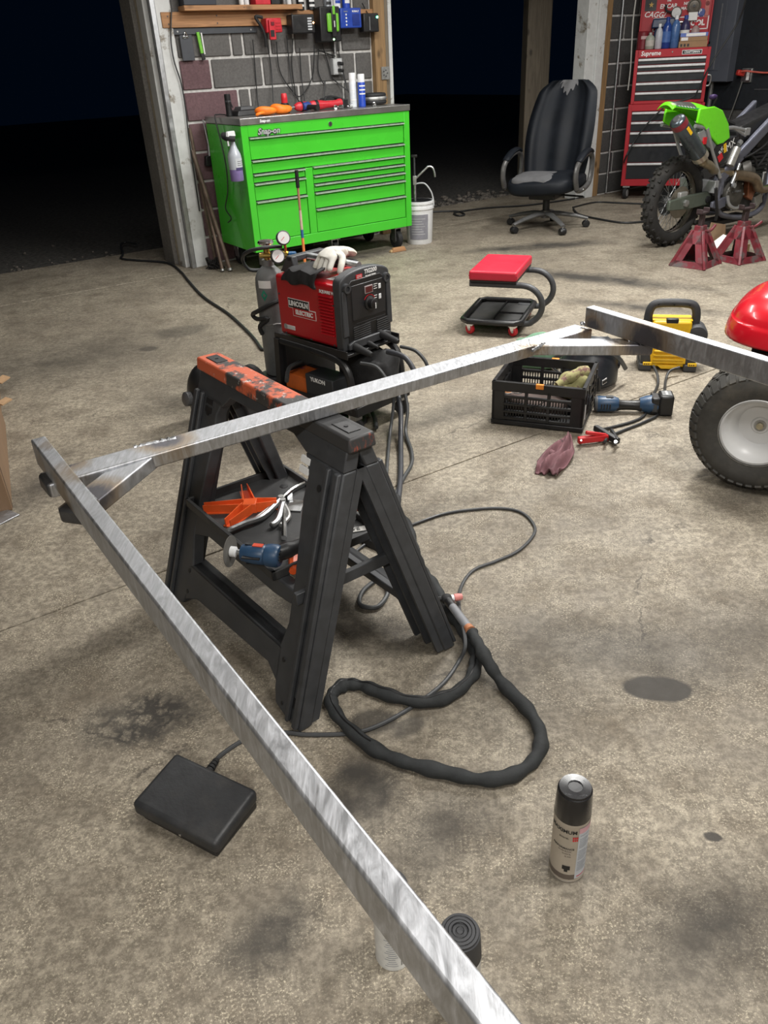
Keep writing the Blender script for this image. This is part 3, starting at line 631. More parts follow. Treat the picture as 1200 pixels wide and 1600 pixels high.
# ------------------------------------------------------------------ green tool chest
green = M('green enamel', (.055, .52, .028), .3, var=.05, scale=4, coat=.25)
gdark = M('drawer shadow gap', (.010, .03, .010), .5)
alu = M('drawer lip', (.50, .62, .50), .3, .2); silver_print = M('silver print', (.50, .51, .52), .3, .3)
GC = Vector((-.832, 5.887, 0)); W, D = 1.403, .579
gc = thing('tool_chest', 'long bright green rolling tool chest with a stainless top against the block wall', 'tool chest', GC, A33)
GX = lambda s, y, z: GC + UX * s + UN * y + Vector((0, 0, z))
q = MB(); q.box(0, W, .022, D, .168, .998); q.box(0, .05, -.0, .03, .168, .998); q.box(1.352, W, -.0, .03, .168, .998); q.box(.05, 1.352, 0, .03, .925, .998); q.box(.05, 1.352, 0, .03, .168, .237); q.box(.468, .528, .002, .03, .237, .69)
q.build('body', green, gc, bevel=.003)
MB().box(.05, 1.352, .0215, .0225, .237, .925).build('drawer_recess', gdark, gc)
MB().box(-.004, W + .004, -.008, D + .004, .999, 1.042).build('worktop', M('stainless top', (.36, .355, .345), .36, .9, var=.12, scale=8), gc, bevel=.004)
def drawer(x0, x1, z0, z1):
    d = MB().box(x0 + .005, x1 - .005, .006, .03, z0 + .004, z1 - .024).box(x0 + .005, x1 - .005, .014, .03, z0 + .004, z1 - .007).build('drawer', green, gc, bevel=.0015)
    MB().box(x0 + .005, x1 - .005, -.014, .016, z1 - .0085, z1 - .0045).box(x0 + .005, x1 - .005, -.014, -.011, z1 - .013, z1 - .0045).build('handle', alu, d)
drawer(.05, 1.352, .78, .925); drawer(.05, 1.352, .692, .78)
for z0, z1 in ((.632, .692), (.514, .632), (.237, .514)): drawer(.05, .468, z0, z1)
for z0, z1 in ((.634, .697), (.576, .634), (.519, .576), (.405, .519), (.237, .405)): drawer(.528, 1.352, z0, z1)
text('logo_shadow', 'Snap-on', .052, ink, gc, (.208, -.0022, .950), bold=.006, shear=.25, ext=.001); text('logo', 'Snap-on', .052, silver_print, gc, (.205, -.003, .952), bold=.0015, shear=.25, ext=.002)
text('logo', 'Snap-on', .024, white, gc, (.18, -.0092, 1.017), bold=.001, shear=.25)
MB().cyl((.701, -.004, .96), (.701, .002, .96), .016, n=16).build('lock', chrome, gc); MB().box(.699, .703, -.006, -.003, .952, .968).build('lock_slot', ink, gc)
for i, x in enumerate((.10, .70, 1.30)):
    for y in (.08, .50):
        c_ = MB(); c_.lathe([(.02, -.02), (.066, -.02), (.071, -.014), (.071, .014), (.066, .02), (.02, .02)], 24, (x, y, .0715), (1, 0, 0)); co_ = c_.build('caster', black_soft, gc)
        MB().cyl((x - .022, y, .0715), (x + .022, y, .0715), .03, n=16).build('hub', M('grey hub', (.10, .10, .10), .5), co_)
        MB().box(x - .03, x - .024, y - .03, y + .03, .06, .165).box(x + .024, x + .03, y - .03, y + .03, .06, .165).box(x - .04, x + .04, y - .045, y + .045, .155, .167).build('fork', steel, co_)
# black bent hook bar on the left side, bottle hung from it
MB().tube(spl([(-.0, .13, .93), (-.075, .12, .945), (-.10, .06, .935), (-.10, -.0, .93), (-.06, -.02, .925)], 6), .018, 10).build('side_hook', black_soft, gc)
sb = thing('spray_bottle', 'clear spray bottle of purple cleaner hung on the green chest side', 'spray bottle', GX(-.062, .02, .66), A33 + .5)
pur = M('purple cleaner', (.20, .15, .34), .25); cl = M('cloudy bottle plastic', (.42, .45, .50), .3, var=.05)
MB().lathe([(.001, 0), (.043, .001), (.046, .008), (.046, .075)], 20).build('liquid', pur, sb)
MB().lathe([(.046, .0755), (.046, .15), (.042, .172), (.026, .205), (.016, .235), (.014, .258), (.001, .259)], 20).build('bottle', cl, sb)
q = MB(); wrap(q, -.9, .9, .07, .145, .0468); q.build('label', M('pale label', (.50, .53, .56), .6), sb)
q = MB(); wrap(q, -.9, .9, .07, .088, .0472); q.build('label_band', M('violet band', (.05, .035, .13), .6), sb)
for k in range(3): q = MB(); wrap(q, -.6, .6, .10 + k * .012, .104 + k * .012, .0472); q.build('print_line', midgrey, sb)
MB().lathe([(.019, .252), (.019, .275), (.014, .28)], 14).build('collar', white, sb)
MB().box(-.055, .03, -.012, .012, .278, .312, .006, .002).build('trigger_head', white, sb, bevel=.004)
MB().tube([(-.035, 0, .28), (-.052, 0, .25), (-.05, 0, .225)], .006, 8).build('trigger', white, sb)
# ---- things on the worktop
TZ = 1.0425
def on_top(name, label, cat, s, y, rz=0, group=None, z=TZ): return thing(name, label, cat, GX(s, y, z), A33 + rz, group)
def straight_can(label, s, y, H, r, body, cap, band):
    o = on_top('aerosol_can', label, 'spray can', s, y)
    MB().lathe([(r * .93, 0), (r, .004), (r * .97, .008), (r * .97, H * .74), (r * .9, H * .76)], 24).build('can_body', body, o)
    MB().lathe([(r * .93, H * .75), (r * .93, H * .97), (r * .85, H)], 24).build('cap', cap, o)
    q = MB()
    for k, (za, zb) in enumerate(band): wrap(q, -1.2, 1.2, H * za, H * zb, r * .97 + .0006)
    q.build('label_print', paper, o)
blue = M('blue label', (.012, .055, .40), .4)
straight_can('tall all-white aerosol can on the right of the green chest top', 1.035, .20, .225, .027, M('white tin', (.62, .65, .68), .35), white, [(.2, .24), (.5, .52)])
straight_can('blue and white aerosol can on the right of the green chest top', 1.09, .165, .215, .028, blue, white, [(.62, .66), (.50, .54), (.38, .42)])
o = on_top('black_tumbler', 'small upright black cylinder at the left end of the green chest top', 'cup', .085, .34)
MB().lathe([(.018, 0), (.022, .004), (.022, .135), (.018, .14), (.016, .14), (.016, .12)], 18).build('body', black, o); MB().lathe([(.0225, .09), (.0225, .10)], 18).build('band', darkgrey, o)
o = on_top('charging_cradle', 'low black charger cradle behind the orange gloves on the green chest', 'charger', .21, .36, .1)
MB().box(-.11, .11, -.09, .09, 0, .035, .02, .015).build('base', black, o, bevel=.006); MB().box(-.05, .07, -.04, .06, .033, .055, .01, .01).build('cradle', darkgrey, o, bevel=.004)
MB().tube(spl([(-.10, 0, .02), (-.14, -.03, .09), (-.10, .02, .105), (-.07, .03, .05)], 6), .004, 6).build('cord', cable_m, o)
o = on_top('orange_gloves', 'crumpled orange rubber gloves on the green chest top', 'gloves', .33, .12, .1)
og = M('orange nitrile', (.85, .20, .01), .5, var=.2); rg = random.Random(4)
def lump(nx, ny, nz, amp, seed, nu=26, nv=14, e=.9):
    q = MB(); q.ell((0, 0, nz * .55), (nx, ny, nz * .55), nu, nv, e); r_ = random.Random(seed); ph = [(r_.uniform(20, 60), r_.uniform(20, 60), r_.uniform(0, 6)) for _ in range(5)]
    vs = []
    for x, y, z in q.v:
        d = sum(math.sin(a * x + b_ * y + c_ + 30 * z) for a, b_, c_ in ph) / 5
        vs.append((x * (1 + amp * .6 * d), y * (1 + amp * .6 * d), max(0, z * (1 + amp * d))))
    q.v = vs; return q
q = lump(.075, .05, .045, .55, 3); q.T = Matrix.Translation((-.07, 0, 0)); q.v = [(x - .07, y, z) for x, y, z in q.v]; q.build('glove', og, o, sub=1)
q = lump(.075, .05, .05, .55, 8); q.v = [(x + .06, y, z) for x, y, z in q.v]; q.build('glove', og, o, sub=1)
for k in range(4): MB().tube(spl([(-.11 + .02 * k, -.03, .02), (-.15 + .012 * k, -.045 + .012 * k, .018), (-.175 + .01 * k, -.03 + .014 * k, .008)], 4), [.009] * 8 + [.006], 8).build('finger', og, o)
o = on_top('red_bottle', 'black bottle with a tall red cap on the green chest top', 'bottle', .44, .17)
MB().lathe([(.030, 0), (.033, .004), (.033, .055), (.024, .065)], 18).build('body', black, o); MB().lathe([(.022, .062), (.023, .09), (.020, .12), (.016, .125)], 18).build('cap', M('red cap', (.55, .02, .03), .4), o)
redp = M('red tool plastic', (.50, .018, .03), .4, var=.15)
o = on_top('red_impact_driver', 'short red and black driver lying nose-left on the green chest', 'power tool', .575, .18, .1)
MB().lathe([(.012, -.055), (.018, -.05), (.028, -.03), (.032, 0), (.030, .05), (.022, .06)], 18, (0, 0, .033), (1, 0, 0)).build('housing', redp, o)
MB().cyl((-.085, 0, .033), (-.05, 0, .033), .007, n=10).build('chuck', steel, o); MB().tube([(.02, -.01, .03), (.05, -.08, .026), (.055, -.13, .024)], [.018, .017, .02], 10).build('handle', black, o)
MB().lathe([(.030, -.006), (.034, -.004), (.034, .010), (.030, .012)], 18, (0, 0, .033), (1, 0, 0)).build('ring', black, o)
o = on_top('red_grinder', 'long red grinder with a blue end lying on the green chest top', 'grinder', .75, .17, .06)
MB().lathe([(.022, -.11), (.03, -.10), (.034, -.06), (.030, -.01), (.024, .03), (.024, .12), (.031, .14), (.031, .16)], 20, (0, 0, .034), (1, 0, 0)).build('body', redp, o)
MB().lathe([(.012, -.175), (.024, -.17), (.028, -.13), (.022, -.108)], 18, (0, 0, .034), (1, 0, 0)).build('blue_head', M('blue head', (.02, .05, .22), .4), o)
MB().lathe([(.0345, -.075), (.0345, -.05)], 20, (0, 0, .034), (1, 0, 0), False).build('label_band', black, o)
MB().box(.16, .21, -.03, .03, .004, .062).build('battery', black, o, bevel=.006)
o = on_top('coiled_air_hose', 'loose coil of black hose by the outlet on the green chest top', 'hose', .93, .33)
MB().tube([(.10 * math.cos(k * .35) + .015 * math.sin(k * .9), .075 * math.sin(k * .35), .012 + .006 * (k // 9) + .05 * (1 + math.sin(k * .35)) * .5 * (k < 24)) for k in range(52)], .009, 8).build('hose', black_soft, o)
o = on_top('steel_wire_roll', 'roll of grey wire and tape at the right end of the green chest', 'roll', 1.265, .27)
for k, (r, z, mt) in enumerate(((.085, .02, black_soft), (.088, .045, zinc), (.082, .066, black_soft))): MB().tube([(r * math.cos(i * .25), r * math.sin(i * .25) * .95, z) for i in range(25)], .016, 8, closed=False).build('coil', mt, o)
for k, s in enumerate((.62, .83, .88, .97, 1.15)):
    o = on_top('socket', ['short steel socket', 'small round steel fitting', 'second small steel fitting', 'steel coupler', 'small steel nut'][k] + ' on the green chest top, ' + ['left of the red grinder', 'right of the red grinder', 'by the hose coil', 'left of the white can', 'right of the blue can'][k], 'socket', s, .10 + .02 * (k % 2), k)
    MB().lathe([(.009, 0), (.014, .001), (.014, .028), (.011, .03), (.011, .012)], 14, (0, 0, .014), (1, .3, 0)).build('body', chrome, o); MB().cyl((.03, .009, .014), (.045, .0135, .014), .006, n=8).build('drive', steel, o)
# ---- wooden ledge with shelf, chargers, clipboard, knife
def wall_thing(name, label, cat, s, n, z, group=None): return thing(name, label, cat, wallpt(s, n, z), A33, group)
wlb = at_wall(MB().box(-.105, 1.68, -.043, -.0125, 1.593, 1.685).build('ledger_board', fir, bevel=.003)); tag(wlb, 'long fir ledger board screwed across the block wall under the shelf', 'board')
q = MB()
for s in (-.06, .3, .9, 1.3, 1.64): q.cyl((s, -.0445, 1.66), (s, -.0425, 1.66), .005, n=8).cyl((s, -.0445, 1.615), (s, -.0425, 1.615), .005, n=8)
q.build('screw_head', darkgrey, wlb)
ws = at_wall(MB().box(.035, .95, -.125, -.0125, 1.686, 1.717).build('shelf_board', fir, bevel=.003)); tag(ws, 'fir shelf board on the ledger above the green chest', 'shelf')
MB().cyl((.48, -.1255, 1.702), (.48, -.1245, 1.702), .004, n=8).build('nail', darkgrey, ws)
gs = at_wall(MB().box(-.045, .61, -.030, -.0125, 1.552, 1.590).build('magnet_strip', M('dark slate strip', (.045, .05, .058), .5), bevel=.002)); tag(gs, 'dark grey strip mounted just below the ledger board', 'strip')
for s in (0, .56): MB().cyl((s, -.032, 1.571), (s, -.029, 1.571), .006, n=8).build('screw_head', zinc, gs)
for lab, s, z, w_, h_, mt in (('dark box on the left of the wooden shelf', .16, 1.7175, .24, .09, M('dark box', (.02, .024, .035), .5)), ('red box standing in the middle of the wooden shelf', .64, 1.7175, .12, .06, redp), ('dark case beside the red box on the wooden shelf', .74, 1.7175, .07, .07, black)):
    o = wall_thing('shelf_box', lab, 'box', s, -.068, z); MB().box(-w_ / 2, w_ / 2, -.045, .045, 0, h_).build('box', mt, o, bevel=.004); MB().box(-w_ / 2 - .002, w_ / 2 + .002, -.047, .047, h_, h_ + .014).build('lid', mt, o, bevel=.003)
for k, s in enumerate((.49, .53, .83, .87, .91)):
    o = wall_thing('shelf_bottle', ['pale', 'white', 'silver', 'white', 'grey'][k] + ' bottle standing on the wooden shelf, ' + ['left of the red box', 'touching the red box', 'first right of the dark case', 'between two other bottles', 'at the shelf end'][k], 'bottle', s, -.07, 1.7175, 'bottles on the wooden shelf')
    MB().lathe([(.016, 0), (.018, .004), (.018, .09), (.008, .105), (.008, .115)], 14).build('body', (paper, white, steel, white, zinc)[k], o); MB().lathe([(.009, .112), (.009, .13), (.006, .132)], 12).build('cap', darkgrey, o)
for k, s in enumerate((.985, 1.075)):
    o = wall_thing('wall_can', ('left' if k == 0 else 'right') + ' black and white can on the ledger between black and green chargers', 'can', s, -.030, 1.6855)
    MB().lathe([(.028, 0), (.028, .11), (.02, .12)], 16).build('body', ink, o); q = MB()
    for j in range(3): wrap(q, -.9, .9, .02 + .03 * j, .034 + .03 * j, .0285)
    q.build('label', paper, o)
for k, (s, mt) in enumerate(((1.30, paper), (1.385, blue), (1.22, M('silver tin', (.4, .42, .45), .3, .7)))):
    o = wall_thing('ledger_tin', ['white printed', 'blue', 'silver'][k] + ' tin standing on the ledger above the blue charger', 'can', s, -.028, 1.694 if k < 2 else 1.6855)
    MB().lathe([(.03, 0), (.03, .13), (.022, .14)], 16).build('body', mt, o); q = MB(); wrap(q, -.8, .8, .03, .05, .0305); wrap(q, -.8, .8, .07, .08, .0305); q.build('label', (blue, paper, ink)[k], o)
CH = dict(n=-.046)
def charger(label, s0, s1, z0, z1, mt, dep=.085):
    o = wall_thing('battery_charger', label, 'charger', (s0 + s1) / 2, -.046, (z0 + z1) / 2, 'chargers on the ledger board'); w_, h_ = (s1 - s0) / 2, (z1 - z0) / 2
    MB().box(-w_, w_, -dep, 0, -h_, h_, .004, 0).build('housing', mt, o, bevel=.008, seg=3); return o, w_, h_, dep
o, w_, h_, d = charger('red battery charger at the left of the charger row', .635, .765, 1.545, 1.635, redp)
MB().box(-w_ * .8, .0, -d - .02, -d, -.09, .035, .004, .004).build('battery', redp, o, bevel=.005); MB().box(-.045, -.015, -d - .022, -d - .019, -.07, -.03).build('vent', ink, o); MB().box(-.035, -.01, -d - .022, -d - .019, .0, .02).build('slot', M('deep red', (.12, .005, .01), .5), o)
for k in range(3): MB().box(.012, .05, -d - .002, -d + .002, -.03 + k * .02, -.022 + k * .02).build('ridge', M('red ridge', (.36, .012, .02), .4), o)
MB().tube(spl([(-.075, -.06, .05), (-.125, -.05, .055), (-.09, -.05, .0), (-.065, -.05, -.06), (-.06, -.04, -.13)], 6), .011, 8).build('plug_cord', black_soft, o)
o, w_, h_, d = charger('flat black charger with a printed side panel and amber light', .845, 1.04, 1.535, 1.655, black)
for k in range(5): MB().box(.035, .07, -d - .0015, -d + .001, -.04 + k * .017, -.03 + k * .017).build('print_line', M('panel print', (.5, .52, .55), .5), o)
MB().cyl((.083, -d - .004, .005), (.083, -d, .005), .006, n=10).build('amber_light', M('amber lamp', (1, .42, .12), .3, emit=9), o)
o, w_, h_, d = charger('large black charger holding a lime green battery', 1.075, 1.255, 1.475, 1.70, black, .10)
lime = M('lime green', (.16, .48, .04), .4)
MB().box(-.035, .065, -d - .022, -d, -.05, .07).build('battery', lime, o, bevel=.012, seg=3); MB().box(-.005, .035, -d - .032, -d - .02, -.085, .105).build('latch', black, o, bevel=.006); MB().box(.004, .026, -d - .035, -d - .03, .06, .115).build('latch_tip', lime, o, bevel=.003); MB().box(.012, .018, -d - .034, -d - .031, -.02, .02).build('mark', paper, o)
MB().cyl((.02, -d - .004, -.098), (.02, -d, -.098), .006, n=10).build('green_light', M('green lamp', (.5, 1, .5), .3, emit=7), o)
o, w_, h_, d = charger('blue battery charger with a column of white buttons', 1.265, 1.455, 1.56, 1.69, M('charger blue', (.02, .06, .36), .35))
for k in range(4): MB().cyl((-.045, -d - .003, .022 - k * .022), (-.045, -d, .022 - k * .022), .0065, n=10).build('button', white, o)
MB().box(-.065, -.03, -d - .002, -d, .038, .046).build('print_line', M('grey mark', (.15, .17, .25), .5), o); text('lettering', 'KOBALT', .016, paper, o, (.04, -d - .0015, .042), bold=.0005)
MB().box(.01, .075, -d - .003, -d, -.05, .025).build('slot_panel', M('deep blue', (.01, .03, .20), .4), o, bevel=.004)
o, w_, h_, d = charger('small black charger with a green light by the stud', 1.48, 1.625, 1.53, 1.655, black, .07)
MB().box(-.02, -.012, -d - .002, -d, -.05, .04).build('glint_strip', midgrey, o); MB().cyl((.055, -d - .005, .035), (.055, -d, .035), .007, n=10).build('green_light', M('green lamp bright', (.1, 1, .45), .3, emit=14), o)
o = wall_thing('clipboard', 'dark clipboard hanging by its silver clip from the strip', 'clipboard', .052, -.034, 1.48)
MB().box(-.045, .045, -.004, .003, -.085, .07).build('board', M('slate board', (.05, .055, .065), .5), o, bevel=.002); MB().box(-.025, .02, -.012, -.004, .05, .066).build('clip', chrome, o, bevel=.003); MB().tube(spl([(-.012, -.01, .066), (-.004, -.01, .088), (.008, -.01, .066)], 5), .004, 6).build('clip_lever', chrome, o)
o = wall_thing('utility_knife', 'lime green folding knife held upright on the dark strip', 'knife', .155, -.038, 1.48)
MB().bar((-.012, 0, .085), (.0, 0, -.045), .022, .014, (0, 1, 0)).build('green_body', lime, o, bevel=.003); MB().bar((.012, -.002, .08), (.018, -.002, -.05), .008, .012, (0, 1, 0)).build('blade', paper, o); MB().bar((.0, 0, -.045), (.008, 0, -.085), .026, .014, (0, 1, 0)).build('tail', black, o, bevel=.002)
o = wall_thing('power_outlet', 'grey outlet box on the block wall with black plugs and conduit above', 'outlet', 1.26, -.0125, 1.31)
MB().box(-.042, .042, -.045, 0, -.056, .056).build('box', M('grey box', (.40, .41, .41), .5), o, bevel=.003); MB().box(-.036, .036, -.048, -.045, -.05, .05).build('cover_plate', M('plate grey', (.55, .56, .56), .4), o, bevel=.002)
MB().cyl((-.005, -.022, .056), (-.005, -.022, .45), .011, n=12).build('conduit', steel, o); MB().lathe([(.016, 0), (.016, .03)], 12, (-.005, -.022, .056)).build('connector', zinc, o)
for k, z in enumerate((.022, -.024)): MB().bar((.006, -.048, z), (.012, -.095, z - .006), .028, .024).build('plug', black, o, bevel=.005)
# dangling charger leads
LD = [[(395, 62), (398, 100), (402, 150), (404, 170)], [(418, 70), (424, 110), (427, 160)], [(432, 65), (437, 110), (455, 140), (470, 150), (488, 120), (491, 70)], [(448, 55), (452, 100), (459, 150)], [(458, 60), (456, 100), (462, 145), (468, 160)], [(468, 75), (471, 120), (477, 162)], [(498, 75), (497, 110), (505, 130), (508, 128), (506, 160)], [(503, 68), (513, 100), (518, 120), (528, 130), (544, 142)], [(514, 52), (524, 90), (533, 110), (543, 140)], [(496, 78), (512, 84), (524, 88)], [(526, 52), (531, 90), (545, 145)], [(566, 5), (571, 15), (574, 20)]]
def wallray(px, py, off):
    r = RT * (px - 600) + DN * (py - 800) + FW * FPX; o_ = Vector((0, 0, CAM_H)); t_ = (W0 + UN * off - o_).dot(UN) / r.dot(UN); return o_ + r * t_
nm = ['nearest the red charger', 'just right of the red charger', 'looping under the flat black charger', 'behind the looping lead', 'third right of the red charger', 'straight below the amber light', 'below the green battery', 'running to the outlet', 'passing right of the outlet', 'crossing above the outlet', 'below the blue charger', 'above the small right charger']
for i, pts in enumerate(LD):
    b0_ = wallray(*pts[0], -.02); o = MB().tube(spl([wallray(x, y, -.03 - .02 * (k == 0) - .05 * (k == len(pts) - 1)) - b0_ for k, (x, y) in enumerate(pts)], 6), .0042, 6).build('charger_lead', cable_m); o.location = b0_
    tag(o, 'thin black lead hanging on the block wall, ' + nm[i], 'cable', 'leads hanging from the chargers')
b0_ = wallray(243, 50, -.05); o = MB().tube(spl([wallray(x, y, -.055) - b0_ for x, y in ((268, 12), (267, 60), (272, 95), (283, 130), (290, 170), (295, 215), (303, 270), (312, 330))], 6), .005, 6).build('long_black_cord', cable_m); o.location = b0_; tag(o, 'long black cord hanging down beside the white door jamb', 'cable')
b0_ = GX(-.02, .4, 1.04); o = MB().tube(spl([Vector(v) for v in ((.10, 0, .012), (.03, -.02, .018), (-.003, -.05, 0), (-.004, -.10, -.15), (-.004, -.13, -.32), (-.004, -.10, -.48), (-.004, -.02, -.60), (-.004, -.10, -.66), (-.004, -.03, -.70))], 6), .0045, 6).build('side_cord', cable_m); o.location = b0_; o.rotation_euler = (0, 0, A33); tag(o, 'black cord hanging down the green chest left side', 'cable')
# pipes leaning in the corner by the jamb
for k, (pb, pt_, r) in enumerate((((360, 424), (300, 235), .016), ((348, 425), (312, 270), .013), ((338, 416), (296, 200), .012))):
    p = P(*pb, .0); q = wallray(*pt_, -.035); mt_ = M('rusty pipe', (.14, .10, .075), .6, .4, var=.4, scale=14)
    o = thing('leaning_pipe', ['thickest rusty pipe leaning beside the green chest', 'middle rusty pipe of the three leaning by the jamb', 'thin rusty pipe leaning closest to the white jamb'][k], 'pipe', p, 0, 'pipes leaning by the jamb')
    MB().cyl((0, 0, .012), q - p, r, n=12).build('tube', mt_, o); MB().cyl((0, 0, .006), (q - p) * .02 + Vector((0, 0, .006)), r * 1.2, n=12).build('end_collar', zinc, o)
q = MB(); r_ = random.Random(9)
for k in range(40): a = r_.uniform(0, 6.28); b_ = r_.uniform(0, .09); q.tube(spl([(r_.uniform(-.04, .04), r_.uniform(-.03, .03), .005), (r_.uniform(-.05, .05), r_.uniform(-.04, .04), r_.uniform(.02, .09)), (b_ * math.cos(a), b_ * math.sin(a) * .6, .004)], 4), .005, 5)
o = q.build('black_debris', M('tangled black rags', (.015, .014, .013), .8)); o.location = P(334, 420, 0); tag(o, 'heap of tangled black bits at the foot of the white jamb', 'debris', kind='stuff')
bh = wall_thing('black_hand_tool', 'black tool hanging on the block wall between jamb and chest', 'tool', .10, -.04, .76); MB().tube([(0, 0, .0), (.005, 0, .10), (-.01, 0, .26)], [.014, .01, .007], 8).build('shaft', steel, bh); MB().box(-.045, .035, -.02, .02, -.05, .02, .01, .0).build('head', black, bh, bevel=.006)
# ------------------------------------------------------------------ bucket with pump, wood chunk
bk = thing('grease_bucket', 'white plastic bucket with a grey label and hand pump beside the green chest', 'bucket', (.415, 6.83, 0), -.12)
R_ = .118
MB().lathe([(R_ * .86, 0), (R_ * .88, .004), (R_ * .97, .27), (R_ * 1.04, .272), (R_ * 1.04, .29), (R_ * .99, .292), (R_ * .99, .31), (R_ * 1.05, .312), (R_ * 1.05, .33), (R_ * .98, .332)], 40).build('pail', white, bk)
MB().lathe([(.001, .336), (R_ * .9, .333), (R_ * 1.0, .329), (R_ * 1.0, .32)], 40, caps=False).build('lid', black, bk)
q = MB(); a = [(R_ * (.885 + .08 * z / .27)) for z in (.045, .235)]; vs = []
for k in range(13): t_ = -.75 + 1.5 * k / 12; vs += [((a[0] + .001) * math.sin(t_), -(a[0] + .001) * math.cos(t_), .04), ((a[1] + .001) * math.sin(t_), -(a[1] + .001) * math.cos(t_), .235)]
q.add(vs, [(2 * k, 2 * k + 2, 2 * k + 3, 2 * k + 1) for k in range(12)]); lb = q.build('label', M('bucket label', (.22, .22, .25), .6), bk)
for k in range(7):
    q = MB(); z = .08 + k * .02; r = R_ * (.885 + .08 * z / .27) + .002; wrap(q, -.55, .5 - .12 * (k % 3), z, z + .006, r, 8); q.build('print_line', M('label print', (.38, .38, .40), .6), lb)
MB().cyl((-.03, -.01, .33), (-.03, -.01, .50), .012, n=14).build('pump_tube', steel, bk); MB().box(-.045, -.015, -.025, .005, .45, .52).build('pump_head', zinc, bk, bevel=.004)
MB().tube(spl([(-.02, -.01, .50), (.05, -.01, .56), (.085, -.01, .585), (.115, -.01, .575), (.13, -.01, .54), (.135, -.01, .505)], 6), .008, 8).build('spout', steel, bk)
MB().tube(spl([(-.02, -.01, .46), (.05, -.02, .46), (.10, -.02, .40), (.118, -.02, .34), (.122, -.02, .29)], 6), .006, 8).build('hose', M('pale hose', (.45, .46, .47), .4), bk)
MB().cyl((-.03, -.01, .52), (-.03, -.01, .66), .008, n=10).build('pump_rod', darkgrey, bk); MB().box(-.055, -.005, -.02, 0, .655, .675).build('pump_grip', black, bk, bevel=.004)
o = thing('wood_chunk', 'split light wood chunk lying by the green chest caster', 'wood', P(622, 393, 0), .5); MB().box(-.06, .07, -.018, .02, 0, .034, .012, .006).build('chunk', fir, o, bevel=.004); MB().box(-.075, -.02, -.012, .02, .002, .02, .006, .006).build('splinter', woodmat('pale split wood', (.5, .33, .16)), o, bevel=.003)
o = thing('steel_bracket', 'dim steel bar sticking out behind the green chest right end', 'bar', GX(1.405, .50, .90), A33); MB().box(.0, .15, 0, .02, .01, .03).build('bar', darkgrey, o); MB().box(.0, .13, 0, .02, -.02, .005).build('lower_bar', black, o)
# ------------------------------------------------------------------ welder on its cart, gas bottle
A45 = math.radians(45); WO = Vector((-.126, 3.03, 0))
wred = M('welder red', (.42, .006, .012), .38, var=.06, scale=5, coat=.15)
we = thing('welding_machine', 'red and black welding machine on the wheeled cart', 'welder', WO + Vector((0, 0, .34)), A45)
WX = lambda x, y, z: WO + Matrix.Rotation(A45, 3, 'Z') @ Vector((x, y, 0)) + Vector((0, 0, z))
Z = lambda z: z - .34
FW_, LN = .279, .40
MB().box(.006, FW_ - .006, .035, LN, Z(.347), Z(.60)).build('case', wred, we, bevel=.014, seg=3)
lv = MB(); lv.m = 0
for k in range(13):
    z = Z(.395 + k * .0128); lv.add([(.006, .05, z), (.006, .132, z), (.006, .132, z + .0095), (.006, .05, z + .0095), (-.002, .05, z + .001), (-.002, .132, z + .001)], [(0, 1, 5, 4), (4, 5, 2, 3), (0, 4, 3), (1, 2, 5)])
lv.build('louvre', wred, we, kind='stuff')
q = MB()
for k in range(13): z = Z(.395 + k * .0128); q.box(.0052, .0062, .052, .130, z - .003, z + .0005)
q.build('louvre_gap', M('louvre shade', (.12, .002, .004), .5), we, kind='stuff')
# front bezel: rounded arch on top, chamfered feet
arch = [(0, .34), (FW_, .34), (FW_, .595)] + [(FW_ * (.5 + .5 * math.cos(a)), .600 + .050 * math.sin(a) ** .8) for a in [PI * (.06 + .88 * k / 14) for k in range(15)]] + [(0, .595)]
MB().prism([(x, Z(z)) for x, z in arch], -.0, .045).build('front_bezel', charcoal, we, bevel=.008, seg=3)
MB().prism([(x, Z(z)) for x, z in [(.03, .36), (FW_ - .03, .36), (FW_ - .03, .59), (FW_ - .06, .612), (.06, .612), (.03, .59)]], -.004, .004).build('front_panel', black, we, bevel=.003)
MB().prism([(x, Z(z)) for x, z in [(.055, .455), (.242, .455), (.242, .592), (.055, .592)]], -.0065, .0).build('control_panel', M('control black', (.018, .018, .02), .35), we, bevel=.002)
for x in (.03, FW_ - .028):
    MB().lathe([(.020, 0), (.018, .014), (.010, .014), (.010, .008), (.001, .008)], 16, (x, -.0, Z(.588)), (0, -1, 0)).build('corner_boss', charcoal, we)
for s in (0, FW_ - .03): MB().box(s, s + .03, -.008, .002, Z(.40), Z(.58), .004, .001).build('corner_rail', charcoal, we, bevel=.004)
MB().box(.125, .170, -.010, -.006, Z(.548), Z(.578)).build('display_frame', M('display frame', (.36, .30, .30), .4), we, bevel=.001); MB().box(.129, .166, -.0112, -.008, Z(.552), Z(.574)).build('display', M('display glass', (.09, .01, .012), .15), we)
MB().lathe([(.029, 0), (.028, .006), (.021, .010), (.020, .028), (.016, .031)], 24, (.15, -.006, Z(.508)), (0, -1, 0)).build('knob', black, we); MB().box(.152, .156, -.0385, -.036, Z(.490), Z(.512)).build('knob_pointer', paper, we)
q = MB(); q.tube([(.15 + .033 * math.cos(a), -.0072, Z(.508) + .033 * math.sin(a)) for a in [.5 + k * .23 for k in range(10)]], .0014, 5); q.build('dial_arc', red_print, we)
for z in (.563, .522): MB().box(.203, .217, -.0095, -.006, Z(z - .010), Z(z + .010)).build('button', white, we, bevel=.002); 
for z, w2 in ((.574, .03), (.566, .022), (.557, .026), (.529, .024), (.520, .02), (.50, .015)): MB().box(.178, .178 + w2 * .7, -.0074, -.006, Z(z), Z(z + .0022)).build('print_line', paper, we)
